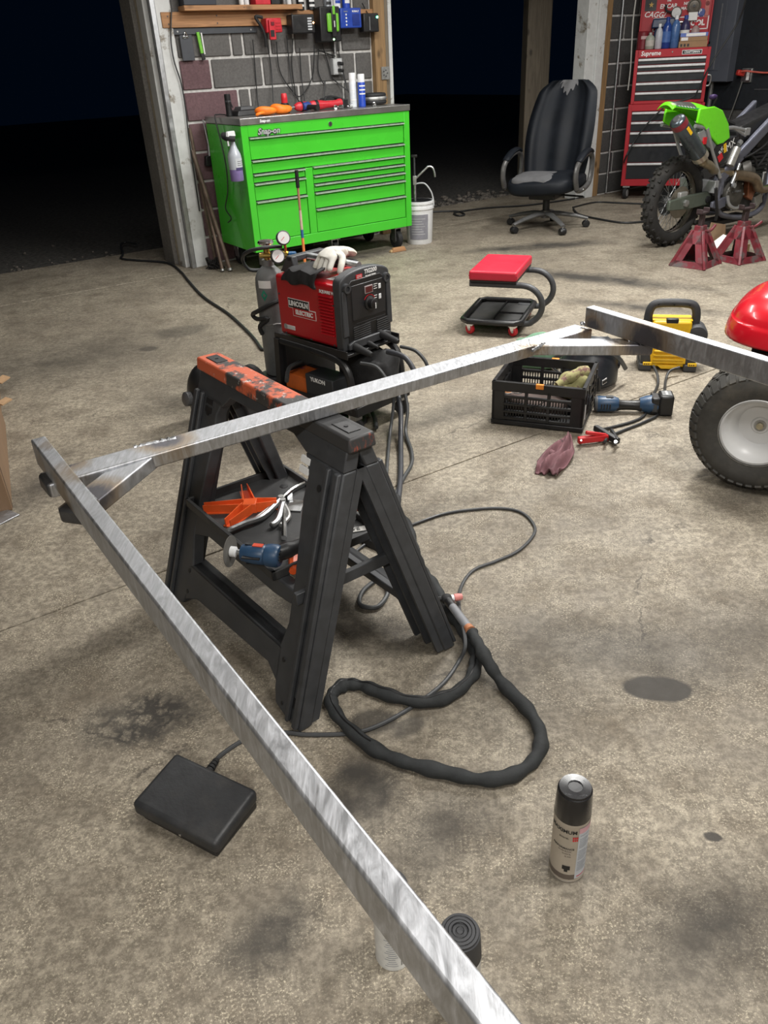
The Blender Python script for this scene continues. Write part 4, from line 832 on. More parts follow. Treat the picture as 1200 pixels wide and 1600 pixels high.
for k, z in enumerate((.44, .431)): MB().box(.075, .24, -.0045, -.0035, Z(z), Z(z + .002)).build('seam_line', darkgrey, we)
for x0, x1 in ((.055, .15), (.188, .262)):
    q = MB(); g_ = MB()
    for k in range(7): q.bar((x0, -.0056, Z(.375 + k * .0088)), (x1, -.0056, Z(.378 + k * .0088)), .003, .0034, (0, 0, 1))
    q.build('vent_slats', M('vent slat', (.065, .067, .07), .45), we, kind='stuff')
    MB().box(x0, x1, -.0046, -.004, Z(.368), Z(.438)).build('vent_back', ink, we)
MB().prism([(x, Z(z)) for x, z in [(.02, .345), (FW_ - .02, .345), (FW_ - .02, .368), (FW_ - .05, .378), (.05, .378), (.02, .368)]], -.014, .0).build('foot_bumper', charcoal, we, bevel=.004)
text('lettering', 'TIG200', .023, paper, we, (.168, -.0022, Z(.631)), bold=.0006, shear=.1); text('lettering', 'SQUARE WAVE', .0085, paper, we, (.168, -.0022, Z(.613)), bold=.0003)
MB().box(.088, .122, -.0026, -.0005, Z(.612), Z(.628)).build('badge', red_print, we); text('lettering', 'LINCOLN\nELECTRIC', .0062, paper, we, (.105, -.0032, Z(.620)), ext=.0002)
RL = (PI / 2, 0, -PI / 2)
xs = .0052
def plate(name, y0, y1, z0, z1, x, mt): MB().box(x - .0006, x + .001, y0, y1, Z(z0), Z(z1)).build(name, mt, we)
plate('badge_border', .185, .327, .462, .503, xs, paper) if False else None
def sl(y): return y
# double-deck badge: white outline, black and red fields
for y0, y1, z0, z1, mt, x in ((.196, .326, .472, .512, paper, .0048), (.158, .300, .440, .478, paper, .0048), (.1985, .3235, .4745, .5095, ink, .0040), (.1605, .2975, .4425, .4745, wred, .0040)):
    MB().box(x, .0075, y0, y1, Z(z0), Z(z1)).build('badge_field', mt, we)
text('lettering', 'LINCOLN', .028, paper, we, (.0036, .261, Z(.4915)), RL, bold=.0012, sx=.98); text('lettering', 'ELECTRIC', .025, paper, we, (.0036, .229, Z(.4585)), RL, bold=.0012, sx=.98)
text('lettering', 'SQUARE WAVE', .017, paper, we, (.0048, .068, Z(.567)), RL, bold=.0005, shear=.0, sx=1.0)
MB().box(.0048, .0075, .298, .368, Z(.376), Z(.394)).build('rating_plate', M('plate silver', (.6, .6, .6), .4), we, bevel=.002); MB().cyl((.0044, .358, Z(.386)), (.006, .358, Z(.386)), .011, n=16).build('seal', M('seal grey', (.3, .3, .3), .5), we)
for y, z in ((.38, .52), (.36, .358), (.2, .358), (.06, .358), (.05, .52)): MB().cyl((.004, y, Z(z)), (.0075, y, Z(z)), .004, n=8).build('screw', darkgrey, we)
MB().prism([(.31, Z(.60)), (.41, Z(.60)), (.395, Z(.615)), (.36, Z(.665)), (.325, Z(.668))], .045, .075, 'yz').prism([(.31, Z(.60)), (.41, Z(.60)), (.395, Z(.615)), (.36, Z(.665)), (.325, Z(.668))], .205, .235, 'yz').build('handle_bracket', charcoal, we, bevel=.005)
MB().box(.045, .235, .325, .36, Z(.645), Z(.668)).build('handle_yoke', charcoal, we, bevel=.005)
MB().cyl((.14, .03, Z(.652)), (.14, .345, Z(.655)), .0135, n=16).build('carry_bar', steel, we)
for y0, z0 in ((.085, .602), (.33, .602)): MB().box(.06, .13, y0, y0 + .055, Z(.6003), Z(.6016)).build('warning_label', paper, we)
for x, z, lab in ((.048, .356, 0), (.125, .352, 1), (.205, .368, 2)):
    MB().lathe([(.016, 0), (.017, .015), (.0145, .05), (.0125, .085), (.009, .095)] if lab != 1 else [(.010, 0), (.011, .02), (.008, .04), (.006, .06)], 16, (x, -.004, Z(z)), (.1, -1, -.22)).build('cable_plug', black_soft, we)
# cart
ct = thing('welding_cart', 'black steel welding cart carrying the red welder and the gas bottle', 'cart', WO, A45)
blk = M('black powder coat', (.013, .013, .014), .4, var=.2)
q = MB(); q.box(-.012, FW_ + .012, -.03, LN + .02, .326, .3375); q.box(-.014, -.008, -.03, LN + .02, .318, .352); q.box(FW_ + .008, FW_ + .014, -.03, LN + .02, .318, .352); q.build('top_tray', blk, ct, bevel=.002)
for x in (-.008, FW_ + .008):
    MB().tube(spl([(x, LN - .02, .322), (x, .10, .315), (x, .0, .29), (x, -.035, .22), (x, -.04, .10)], 6), .016, 8).build('curved_leg', blk, ct)
    MB().bar((x, LN, .33), (x, LN + .02, .07), .03, .03, (0, 1, 0)).build('rear_post', blk, ct)
MB().box(0, FW_, LN - .03, LN + .02, .10, .32).build('back_plate', M('cart back', (.008, .008, .010), .5), ct)
q = MB(); q.box(-.02, FW_ + .02, -.07, LN + .26, .085, .097); q.box(-.02, FW_ + .02, -.075, -.068, .085, .125); q.box(-.022, -.016, -.07, LN + .26, .085, .12); q.build('lower_tray', blk, ct, bevel=.002)
for x in (.0, FW_):
    c_ = MB(); c_.lathe([(.01, -.012), (.03, -.012), (.034, -.007), (.034, .007), (.03, .012), (.01, .012)], 20, (x, -.04, .034), (.8, .6, 0)); co_ = c_.build('caster', black_soft, ct); MB().box(x - .02, x + .02, -.06, -.02, .066, .085).bar((x - .018, -.03, .034), (x - .012, -.035, .08), .003, .03).bar((x + .018, -.03, .034), (x + .012, -.035, .08), .003, .03).build('fork', steel, co_)
for x in (-.05, FW_ + .05):
    MB().lathe([(.02, -.02), (.085, -.02), (.092, -.012), (.092, .012), (.085, .02), (.02, .02)], 28, (x, LN + .17, .092), (1, 0, 0)).build('wheel', black_soft, ct)
# gas bottle
gb_ = thing('gas_bottle', 'grey shielding gas bottle with two gauges chained behind the welder', 'gas bottle', (-.513, 3.60, .0975), 0); gb_.location = (-.452, 3.53, .0975)
bm_ = M('bottle grey', (.15, .155, .155), .45, var=.1, dirt=(.09, .09, .085), dirt_lo=.55, dirt_hi=.75)
MB().lathe([(.060, 0), (.066, .006), (.066, .41), (.063, .44), (.052, .465), (.034, .482), (.026, .49), (.026, .515), (.001, .515)], 32).build('cylinder', bm_, gb_)
q = MB(); wrap(q, -.75, .15, .405, .438, .0668); q.build('white_label', paper, gb_)
q = MB(); q.add([(.0672 * math.sin(a), -.0672 * math.cos(a), z) for a, z in ((-.62, .375), (-.38, .350), (-.14, .375), (-.38, .400))], [(0, 1, 2, 3)]); q.build('green_diamond', M('label green', (.01, .22, .14), .5), gb_)
q = MB(); q.tube([(.0665 * math.sin(k * .26), -.0665 * math.cos(k * .26), .245 + .003 * math.sin(k * 1.6)) for k in range(25)], .0035, 6); q.build('chain', zinc, gb_)
MB().cyl((0, 0, .51), (0, 0, .57), .014, n=14).build('valve_body', brass, gb_); MB().lathe([(.008, 0), (.032, .004), (.036, .012), (.032, .02), (.012, .024)], 12, (0, 0, .575)).build('valve_wheel', chrome, gb_)
MB().cyl((-.03, -.01, .535), (.07, -.02, .535), .011, n=12).cyl((.07, -.02, .535), (.10, -.03, .535), .016, n=8).build('regulator_body', brass, gb_)
MB().cyl((.10, -.03, .535), (.128, -.035, .535), .015, n=14).build('blue_knob', M('blue knob', (.02, .10, .25), .4), gb_)
MB().cyl((.085, -.022, .53), (.085, -.03, .60), .006, n=8).build('gauge_stem', brass, gb_)
for c_, nm_ in (((.085, -.05, .612), 'gauge'), ((.055, -.065, .540), 'gauge')):
    ax = Vector((.35, -.9, .3)).normalized(); g = MB().lathe([(.026, -.022), (.030, -.018), (.030, .0), (.027, .003), (.026, .001)], 24, c_, ax).build('gauge', darkgrey, gb_)
    MB().lathe([(.001, .0018), (.0258, .0018)], 24, c_, ax, False).build('dial', paper, g); u = ax.orthogonal().normalized(); cv = Vector(c_) + ax * .0026; MB().bar(cv - u * .004, cv + u * .016, .0022, .001, tuple(ax)).build('needle', red_print, g)
MB().tube(spl([(.07, -.02, .57), (-.0, -.05, .575), (-.075, -.04, .56), (-.11, .01, .52), (-.09, .03, .47), (-.04, .05, .46)], 6), .008, 8).build('gas_hose', cable_m, gb_)
MB().tube(spl([(.09, -.07, .36), (.02, -.09, .35), (-.06, -.07, .31), (-.09, -.03, .285), (-.07, -.05, .27), (-.02, -.075, .275), (-.06, -.06, .24), (-.055, -.05, .20)], 6), .010, 8).build('power_cord', cable_m, gb_)
# things on the lower tray
o = thing('tool_box', 'orange and black tool carton with white lettering on the cart lower tray', 'tool box', WX(.03, .26, .0975), A45); MB().box(-.04, .08, -.16, .12, 0, .085).build('carton', M('carton orange', (.62, .13, .02), .5, dirt=(.10, .03, .14), dirt_lo=.6, dirt_hi=.62, dscale=7), o, bevel=.003)
MB().box(-.045, .06, -.19, -.02, .01, .11).build('black_case', M('charcoal case', (.03, .033, .037), .5), o, bevel=.004); text('lettering', 'YUKON', .026, paper, o, (-.0462, -.10, .092), RL, bold=.0005); MB().box(.07, .09, -.15, .10, .02, .09).build('side_panel', black, o)
o = thing('helmet_bag', 'black soft tool bag on the cart lower tray under the welder front', 'bag', WX(.19, .06, .0975), A45); q = lump(.085, .13, .18, .12, 5, 28, 16, .5); q.build('bag_body', M('black nylon', (.017, .017, .018), .75, var=.3, scale=50, bmp=.5), o); MB().tube(spl([(-.05, -.05, .165), (-.03, 0, .19), (-.02, .06, .168)], 6), .007, 8).build('strap', black, o); MB().box(-.03, .04, -.1, -.02, .170, .176).build('flap', black, o, bevel=.003)
# leads heaped below the front of the cart
for k, pts in enumerate(([(505, 640), (530, 650), (555, 640), (570, 655), (560, 668)], [(560, 628), (575, 635), (585, 652), (588, 668)], [(470, 565), (452, 575), (448, 595)], [(540, 635), (560, 625), (560, 650), (545, 660)])):
    b_ = P(*pts[0], 0); o = MB().tube(spl([P(x, y, (.02 if k != 2 else .24)) - b_ for x, y in pts], 6), .009, 8).build('loose_lead', cable_m); o.location = b_; tag(o, ['black lead heaped under the cart front', 'black lead end curling beside the cart caster', 'black lead arching over the orange carton', 'second black lead looping under the cart front'][k], 'cable', 'leads around the welding cart')
# gloves
def glove(name, label, loc, rz, mt, cuff, tilt):
    o = thing(name, label, 'glove', loc, 0, None, rot=(tilt[0], tilt[1], rz)); return o
lea = M('white leather', (.60, .58, .53), .75, var=.12, scale=30, bmp=.4, dirt=(.42, .38, .28), dirt_lo=.5, dirt_hi=.75, dscale=14)
bko = M('black cuff', (.012, .012, .013), .8, var=.3)
gl_ = thing('work_glove', 'white leather work glove draped over the welder carry bar', 'glove', WX(.14, .17, .668), A45)
def skin(name, verts, edges, rad, mt, par, sub=2):
    me = bpy.data.meshes.new(name); me.from_pydata(verts, edges, []); o = bpy.data.objects.new(name, me); COL.objects.link(o)
    sk = o.modifiers.new('k', 'SKIN'); sk.use_smooth_shade = True
    for v, r in zip(me.skin_vertices[0].data, rad): v.radius = r if isinstance(r, tuple) else (r, r)
    me.skin_vertices[0].data[0].use_root = True
    if sub: d = o.modifiers.new('s', 'SUBSURF'); d.levels = d.render_levels = sub
    dg = bpy.context.evaluated_depsgraph_get(); m2 = bpy.data.meshes.new_from_object(o.evaluated_get(dg)); bpy.data.objects.remove(o)
    m2.name = name; m2.materials.clear(); m2.materials.append(mt)
    for p in m2.polygons: p.use_smooth = True
    o2 = bpy.data.objects.new(name, m2); COL.objects.link(o2); o2.parent = par; return o2
# palm lies over the bar, fingers hang down on the near-left side (-x)
V = [(.10, .04, -.012), (.05, .02, .012), (0, 0, .026), (-.045, -.01, .012)]; Ee = [(0, 1), (1, 2), (2, 3)]; Rr = [(.038, .022), (.042, .022), (.046, .024), (.044, .02)]
fing = []
for k, y in enumerate((.036, .012, -.014, -.038)):
    b_ = len(V); V += [(-.058, y - .012, .002), (-.082, y * 1.12 - .016, -.022), (-.094, y * 1.2 - .018, -.05 + .006 * k)]; Ee += [(3, b_), (b_, b_ + 1), (b_ + 1, b_ + 2)]; Rr += [.0135, .0125, .0105]
b_ = len(V); V += [(-.01, -.06, .002), (-.045, -.082, -.022), (-.062, -.088, -.046)]; Ee += [(2, b_), (b_, b_ + 1), (b_ + 1, b_ + 2)]; Rr += [.016, .014, .011]
skin('hand', V, Ee, Rr, lea, gl_)
q = MB(); q.tube(spl([(.05, .02, .014), (.085, .03, .004), (.105, .035, -.01)], 4), [.042, .043, .044, .046, .048, .049, .05, .05, .046], 16, flat=.4); q.build('cuff', lea, gl_)
g2 = thing('work_glove', 'black glove cuff hanging over the welder red side under the white glove', 'glove', WX(.05, .20, .607), A45)
q = MB(); N = 12
def cuffsurf(u, v):
    y = -.085 + .17 * u; s = v
    if s < .55: x = .10 - .16 * (s / .55); z = .040 - .012 * (s / .55)
    else: x = -.058 - .006 * math.sin((s - .55) * 4); z = .026 - .05 * ((s - .55) / .45)
    return (x + .004 * math.sin(18 * u + 5 * v), y * (.75 + .45 * s) + .02 * s + .008 * math.sin(9 * v), z + .006 * math.sin(11 * u + 4 * v))
q.grid(cuffsurf, 18, 18); q.build('cuff', bko, g2, solid=.008)
q = MB(); q.tube(spl([(.10, 0, .03), (.15, -.02, .025), (.21, -.03, .02)], 5), [.03, .034, .036, .036, .034, .032, .03, .028, .026, .022, .016], 12, flat=.5); q.build('hand', bko, g2)
# thin pole standing behind the gas bottle
p0_ = P(463, 266, .80); p0_.z = .0; o = thing('magnetic_pole', 'thin pole with a black grip and orange band standing behind the gas bottle', 'pole', p0_)
e = P(463, 266, .80) - p0_; st_ = [(0, .34, .007, zinc, 'lower_tube'), (.34, .52, .0085, M('orange band', (.75, .22, .06), .5), 'orange_band'), (.52, .58, .0088, M('blue band', (.03, .12, .3), .5), 'blue_band'), (.58, .72, .0085, M('pale tube', (.55, .42, .33), .5), 'pale_tube'), (.72, .88, .0075, M('copper tube', (.45, .24, .15), .4, .3), 'upper_tube'), (.88, 1.0, .011, black, 'grip')]
for a, b_, r, mt, nme in st_: MB().cyl(e * a, e * b_, r, n=12).build(nme, mt, o)
# black dome behind the sawhorse's far leg
o = thing('floor_blower', 'black round-backed blower housing standing behind the sawhorse left leg', 'blower', P(334, 668, 0), .4); MB().ell((0, 0, .145), (.085, .13, .14), 28, 18).build('housing', black, o); MB().lathe([(.03, 0), (.03, .03), (.02, .036)], 16, (-.075, -.03, .16), (-1, -.3, .2)).build('hub', M('grey knob', (.08, .08, .085), .4), o); MB().box(-.06, .06, -.1, .1, .0, .03).build('foot', black, o, bevel=.008)
# ------------------------------------------------------------------ red roller seat
vinyl = M('red vinyl', (.50, .018, .04), .42, var=.08, scale=6, bmp=.1)
RA = math.radians(-21.5); SB = Vector((.519, 4.282, 0))
rs_ = thing('roller_seat', 'red padded mechanic roller seat with a black tube frame and tool tray', 'stool', SB, RA)
SWD, SD = .263, .425
MB().box(0, SWD, 0, SD, .292, .343).build('seat', vinyl, rs_, bevel=.012, seg=4); MB().box(.004, SWD - .004, .004, SD - .004, .283, .293).build('seat_board', black, rs_)
q = MB(); q.tube([(.003, .003, .318), (SWD - .003, .003, .318), (SWD - .003, SD - .003, .318), (.003, SD - .003, .318)], .004, 6, closed=True); q.build('seam', M('vinyl seam', (.36, .012, .03), .5), rs_)
for y in (.035, SD - .035):
    # C-shaped tube: under the seat, round the right end, down to the tray
    pts = [(.0, y, .268), (.12, y, .268), (SWD - .0, y, .268)] + [(SWD + .02 + .115 * math.sin(a), y, .163 + .105 * math.cos(a)) for a in [k * PI / 10 for k in range(0, 10)]] + [(SWD - .06, y, .062)]
    MB().tube(spl(pts, 5), .0165, 12).build('frame_tube', charcoal, rs_)
TY0, TY1 = -.03, SD + .0
q = MB(); o_ = [(-.03, TY0 + .035), (.005, TY0), (SWD + .0, TY0), (SWD + .03, TY0 + .03), (SWD + .03, TY1 - .03), (SWD, TY1), (.005, TY1), (-.03, TY1 - .035)]
q.prism(o_, .062, .069, 'xy'); n = len(o_); cx_, cy_ = SWD / 2, (TY0 + TY1) / 2
q.build('tray_floor', M('tray charcoal', (.045, .045, .045), .6, var=.3, scale=10, dirt=(.08, .075, .065)), rs_)
q = MB(); q.tube([(x, y, .078) for x, y in o_], .0165, 10, closed=True); q.build('tray_rim', black, rs_)
for a, b_ in (((.13, TY0, .072), (.13, TY1, .072)), ((.13, .19, .072), (SWD + .03, .19, .072))): MB().bar(a, b_, .008, .012).build('divider', black, rs_)
redw = M('red caster', (.55, .02, .03), .4)
for k, (x, y) in enumerate(((.012, .0), (SWD - .01, .0), (.012, TY1 - .04), (SWD - .01, TY1 - .04))):
    c_ = MB().lathe([(.008, -.012), (.024, -.012), (.028, -.008), (.028, .008), (.024, .012), (.008, .012)], 20, (x, y, .0285), (.5, .85, 0)).build('caster', redw, rs_)
    MB().prism([(x - .022, .064), (x + .022, .064), (x + .006, .024), (x - .006, .024)], y - .017, y - .0145).prism([(x - .022, .064), (x + .022, .064), (x + .006, .024), (x - .006, .024)], y + .0145, y + .017).box(x - .024, x + .024, y - .02, y + .02, .056, .062).build('fork', chrome, c_); MB().cyl((x, y - .02, .0285), (x, y + .02, .0285), .006, n=10).build('axle', steel, c_)

# ------------------------------------------------------------------ slatted crate
CA = math.radians(-23); CW, CD_, CH_ = .375, .331, .190
CB = Vector((.47, 3.034, 0)); cr = thing('folding_crate', 'black slatted folding crate full of rags with small orange latches', 'crate', CB, CA)
CX = lambda x, y, z: CB + Matrix.Rotation(CA, 3, 'Z') @ Vector((x, y, 0)) + Vector((0, 0, z))
cb_m = M('crate black', (.011, .011, .012), .38, var=.2)
MB().box(.006, CW - .006, .006, CD_ - .006, .0, .012).build('base', cb_m, cr)
MB().box(-.003, CW + .003, -.003, CD_ + .003, .004, .024).build('base_band', cb_m, cr, bevel=.003)
def crate_side(y, th, L, ax, cols):
    def bx(a0, a1, b0_, b1_, z0, z1, nm): 
        return (MB().box(a0, a1, b0_, b1_, z0, z1) if ax == 'x' else MB().box(b0_, b1_, a0, a1, z0, z1)).build(nm, cb_m, cr, bevel=.0012, seg=1)
    s = 1 if y < .1 else -1; y0, y1 = min(y, y + s * th), max(y, y + s * th)
    bx(0, L, y0 - .002, y1 + .002, CH_ - .040, CH_, 'top_rail'); bx(0, .052, y0, y1, .024, CH_ - .03, 'corner_panel'); bx(L - .052, L, y0, y1, .024, CH_ - .03, 'corner_panel')
    bx(.05, L - .05, y0, y1, .026, .040, 'bottom_rail')
    for z in (.058, .090, .122): bx(.048, L - .048, y0 - .003 * (s > 0), y1 + .003 * (s < 0), z, z + .010, 'slat')
    for c in range(1, cols): x = .05 + (L - .1) * c / cols; bx(x - .006, x + .006, y0 - .002, y1 + .002, .03, CH_ - .03, 'divider')
    q = MB(); nb = int((L - .1) / .0115)
    for k in range(nb):
        x = .052 + k * .0115; yy = y + s * (th - .003); a, b_ = min(yy, yy + s * .003), max(yy, yy + s * .003)
        q.box(x, x + .005, a, b_, .036, .122) if ax == 'x' else q.box(a, b_, x, x + .005, .036, .122)
    q.build('fine_bars', cb_m, cr, kind='stuff')
crate_side(0, .012, CW, 'x', 3); crate_side(CD_, .012, CW, 'x', 3); crate_side(0, .012, CD_, 'y', 2); crate_side(CW, .012, CD_, 'y', 2)
for y in (-.004, CD_ - .010): MB().box(CW * .52 - .016, CW * .52 + .016, y, y + .014, CH_ - .018, CH_ + .002).build('latch', M('latch orange', (.80, .26, .03), .45), cr, bevel=.002)
for x in (.0, CW):
    for y in (.04, .1, .23, .29): MB().box(x - .006, x + .006, y, y + .012, .05, .17).build('hinge_rib', cb_m, cr, bevel=.001)
MB().tube(spl([(.15, -.006, .08), (.19, -.012, .105), (.22, -.006, .125)], 5), .002, 6).build('twine', black, cr)
MB().box(CW + .001, CW + .003, .03, .07, .05, .11).build('paper_tag', paper, cr)
o = thing('camo_rag_roll', 'rolled yellow-green camouflage rag in the crate corner', 'rag', CX(.29, .20, .09), CA); camo = M('camo rag', (.34, .32, .14), .85, var=.3, scale=24, dirt=(.16, .08, .07), dirt_lo=.5, dirt_hi=.6, dscale=24)
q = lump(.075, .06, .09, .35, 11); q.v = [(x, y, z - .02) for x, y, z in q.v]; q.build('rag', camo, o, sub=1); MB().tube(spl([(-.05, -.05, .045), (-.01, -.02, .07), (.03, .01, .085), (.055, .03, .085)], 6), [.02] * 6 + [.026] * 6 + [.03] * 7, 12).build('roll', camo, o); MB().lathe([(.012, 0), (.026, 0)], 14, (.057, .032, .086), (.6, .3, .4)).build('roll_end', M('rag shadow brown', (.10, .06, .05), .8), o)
o = thing('brown_rags', 'heap of brown and grey rags filling the crate', 'rags', CX(.16, .16, .0125), CA); q = lump(.13, .12, .075, .3, 21, 32, 18, .6); q.build('rag_heap', M('brown rag', (.075, .05, .042), .85, var=.3, scale=18, dirt=(.20, .18, .16), dirt_lo=.62, dirt_hi=.66, dscale=14), o, sub=1)
for k, (x, y) in enumerate(((.055, .04), (.095, .055))):
    o = thing('tan_cap', ('left' if k == 0 else 'right') + ' small orange-tan cap at the crate left rim', 'cap', CX(x, y, .128), CA); MB().lathe([(.001, .014), (.012, .013), (.018, .006), (.018, 0), (.001, 0)], 18).build('cap', M('tan orange', (.55, .24, .10), .6), o); MB().lathe([(.019, 0), (.021, .003), (.019, .006)], 18).build('rim', zinc, o)
o = thing('green_cloth', 'folded green cloth lying behind the crate back rim', 'cloth', P(838, 572, 0), -.3); q = lump(.12, .09, .13, .22, 31, 30, 16, .6); q.build('cloth', M('sage green cloth', (.14, .26, .17), .8, var=.15), o, sub=1)
# ------------------------------------------------------------------ welding helmet behind the crate
wh = thing('welding_helmet', 'dark welding helmet lying face down behind the crate', 'helmet', P(918, 598, 0), -.45)
hm = M('helmet shell', (.018, .021, .026), .35, var=.15)
def helm(u, v):
    a = PI * (-.62 + 1.24 * u); r = .128 * (1 - .16 * v * v); h = .02 + .19 * v
    if v > .7: r *= math.cos((v - .7) * 3.2)
    return (r * 1.0 * math.sin(a), -r * 1.12 * math.cos(a) * (1 - .25 * v) + .05 * v, h * (1 + .06 * math.cos(a)))
q = MB(); q.grid(helm, 30, 14); q.build('shell', hm, wh, solid=.004)
MB().prism([(-.085, .02), (.085, .02), (.075, .085), (.05, .10), (-.05, .10), (-.075, .085)], -.150, -.128).build('lens_frame', black, wh, bevel=.006); MB().box(-.05, .05, -.1515, -.15, .038, .078).build('lens', M('dark lens', (.006, .008, .014), .08), wh)
for x in (-.09, .09): MB().lathe([(.022, 0), (.022, .01), (.016, .016)], 18, (x * 1.25, .03, .09), (x, .1, 0)).build('knob', black, wh)
MB().tube(spl([(-.11, .05, .10), (-.10, .12, .13), (0, .15, .15), (.10, .12, .13), (.11, .05, .10)], 6), .012, 8, flat=.4).build('headband', black_soft, wh)
MB().bar((.085, -.112, .05), (.098, -.085, .055), .003, .022).build('white_mark', paper, wh); MB().bar((.088, -.114, .051), (.099, -.09, .055), .003, .012).build('mark_core', ink, wh)
MB().tube(spl([(-.13, -.02, .04), (-.16, -.08, .10), (-.10, -.13, .17), (.02, -.12, .20), (.12, -.05, .16), (.16, .04, .07)], 6), .010, 8, flat=.5).build('lower_edge', M('helmet edge', (.06, .066, .075), .35), wh)
# ------------------------------------------------------------------ cordless grinder on the floor
cgp, cgq = P(935, 628, .045), P(1048, 630, .045); cg = thing('straight_grinder', 'blue and black cordless grinder lying on the floor right of the crate', 'grinder', Vector(((cgp.x + cgq.x) / 2, (cgp.y + cgq.y) / 2, 0))); cgb = cg.location.copy()
gx = (cgq - cgp); L = gx.length; gx.normalize(); Rr_ = lambda f, z=.0: cgp + gx * (L * f) - cgb + Vector((0, 0, z))
lath = lambda prof: [(r, z * L) for r, z in prof]
MB().lathe(lath([(.020, -.03), (.031, -.02), (.034, 0), (.033, .12), (.032, .22), (.026, .28)]), 24, Rr_(0, -.008), gx).build('motor_housing', blue_tool, cg)
MB().lathe(lath([(.012, -.06), (.026, -.055), (.033, -.03), (.0335, -.015)]), 24, Rr_(0, -.008), gx).build('end_cap', M('grey end cap', (.10, .105, .11), .45), cg)
MB().lathe(lath([(.027, .26), (.0215, .32), (.020, .42), (.022, .54), (.028, .60)]), 20, Rr_(0, -.012), gx).build('grip', black, cg)
MB().lathe(lath([(.026, .57), (.036, .66), (.039, .74), (.036, .82)]), 20, Rr_(0, -.006), gx).build('rear_housing', blue_tool, cg)
a_ = Rr_(.86); s_ = Vector((-gx.y, gx.x, 0))
q = MB(); q.bar(Rr_(.72, -.003), Rr_(.84, -.003), .070, .072); q.build('battery_mount', black, cg, bevel=.006); MB().bar(Rr_(.83, .0), Rr_(1.02, .0), .082, .088).build('battery', black, cg, bevel=.008)
MB().bar(Rr_(.86, .0452) - s_ * .002, Rr_(.99, .0452) - s_ * .002, .05, .001).build('battery_label', midgrey, cg); text('lettering', 'BOSCH', .013, paper, cg, Rr_(.925, .0462), (0, 0, math.atan2(gx.y, gx.x) + PI / 2), bold=.0003)
MB().bar(Rr_(.74, -.01) - s_ * .036, Rr_(.80, -.01) - s_ * .036, .004, .03).build('latch_button', darkgrey, cg); MB().bar(Rr_(.1, .024), Rr_(.2, .024), .02, .006).build('slide_switch', darkgrey, cg)
for k in range(4): MB().bar(Rr_(.03 + .04 * k, -.008) - s_ * .0345, Rr_(.045 + .04 * k, -.008) - s_ * .0345, .003, .024).build('vent', ink, cg)
# ------------------------------------------------------------------ yellow jump starter with clamps
yel = M('yellow plastic', (.78, .47, .012), .4, var=.06)
js = thing('jump_starter', 'yellow and black portable jump starter standing on the floor', 'jump starter', (1.262, 3.56, 0), math.radians(-14)); JW, JD = .238, .17
MB().box(.02, JW - .02, .02, JD - .02, .015, .235, .012, .01).build('body', yel, js, bevel=.012, seg=3)
for x0, x1 in ((-.012, .048), (JW - .048, JW + .012)):
    MB().box(x0, x1, .0, JD, .0, .036).build('foot', charcoal, js, bevel=.008, seg=3); MB().prism([(x0 + .006, .034), (x1 - .004, .034), (x1 - .012, .085), (x0 + .012, .14), (x0 + .004, .10)], .01, JD - .01).build('side_guard', charcoal, js, bevel=.006)
    MB().box(x0 + .018, x1 - .002, -.003, .01, .030, .044).build('foot_plate', yel, js, bevel=.002)
    for k in range(3): MB().cyl((x0 + .026 + k * .009, -.004, .037), (x0 + .026 + k * .009, 0, .037), .003, n=8).build('plate_hole', ink, js)
for x, s in ((.0, -1), (JW, 1)): MB().lathe([(.02, -.06), (.045, -.055), (.05, -.04), (.05, .04), (.045, .055), (.02, .06)], 20, (x + s * -.004, JD / 2, .165), (0, 1, 0)).build('shoulder', charcoal, js)
q = MB(); q.tube(spl([(.015, JD / 2, .19), (.012, JD / 2, .24), (.022, JD / 2, .285), (.05, JD / 2, .302), (JW / 2, JD / 2, .306), (JW - .05, JD / 2, .302), (JW - .022, JD / 2, .285), (JW - .012, JD / 2, .24), (JW - .015, JD / 2, .19)], 6), .0165, 10, flat=1.2); q.build('handle', charcoal, js)
for x in (.05, JW / 2, JW - .05): MB().cyl((x, JD / 2 - .020, .302), (x, JD / 2 - .014, .302), .004, n=8).build('screw', ink, js)
MB().box(.03, JW - .03, .012, .02, .035, .115, .006, 0).build('front_plate', yel, js, bevel=.004)
for k in range(3): MB().box(.05, JW - .05, .002, .014, .052 + k * .02, .062 + k * .02).build('front_rib', yel, js, bevel=.004)
MB().prism([(.07, .03), (JW - .07, .03), (JW - .09, .012), (.09, .012)], .004, .02).build('chin', yel, js, bevel=.003)
MB().box(.09, .145, .03, .055, .205, .245).build('black_catch', black, js, bevel=.004); MB().box(.16, .20, .034, .042, .212, .228).build('window', M('window tan', (.55, .30, .12), .4), js); MB().box(.165, .195, .032, .036, .216, .224).build('window_glass', paper, js)
q = MB(); q.box(.03, JW - .03, .04, JD - .04, .232, .2375); q.build('top_plate', yel, js, bevel=.002)
Jr = lambda p: Matrix.Rotation(math.radians(14), 3, 'Z') @ (p - Vector((1.262, 3.56, 0)))
for nm_, pts in (('cable', [(1021, 572, .04), (1027, 585, .03), (1028, 600, .008), (1022, 615, .007), (1012, 640, .007), (1003, 652, .007), (985, 660, .007), (955, 668, .007), (940, 672, .02), (938, 680, .03)]), ('cable', [(1062, 574, .04), (1046, 580, .03), (1040, 595, .008), (1038, 612, .007), (1030, 645, .007), (1005, 660, .007), (975, 672, .007), (952, 682, .012), (945, 690, .03)])):
    MB().tube(spl([Jr(P(*c)) for c in pts], 6), .0062, 8).build(nm_, cable_m, js)
ca_, cb_ = Jr(P(903, 688, .022)), Jr(P(958, 682, .022)); cv = (cb_ - ca_); cl_ = cv.length; cv.normalize(); cs = Vector((-cv.y, cv.x, 0))
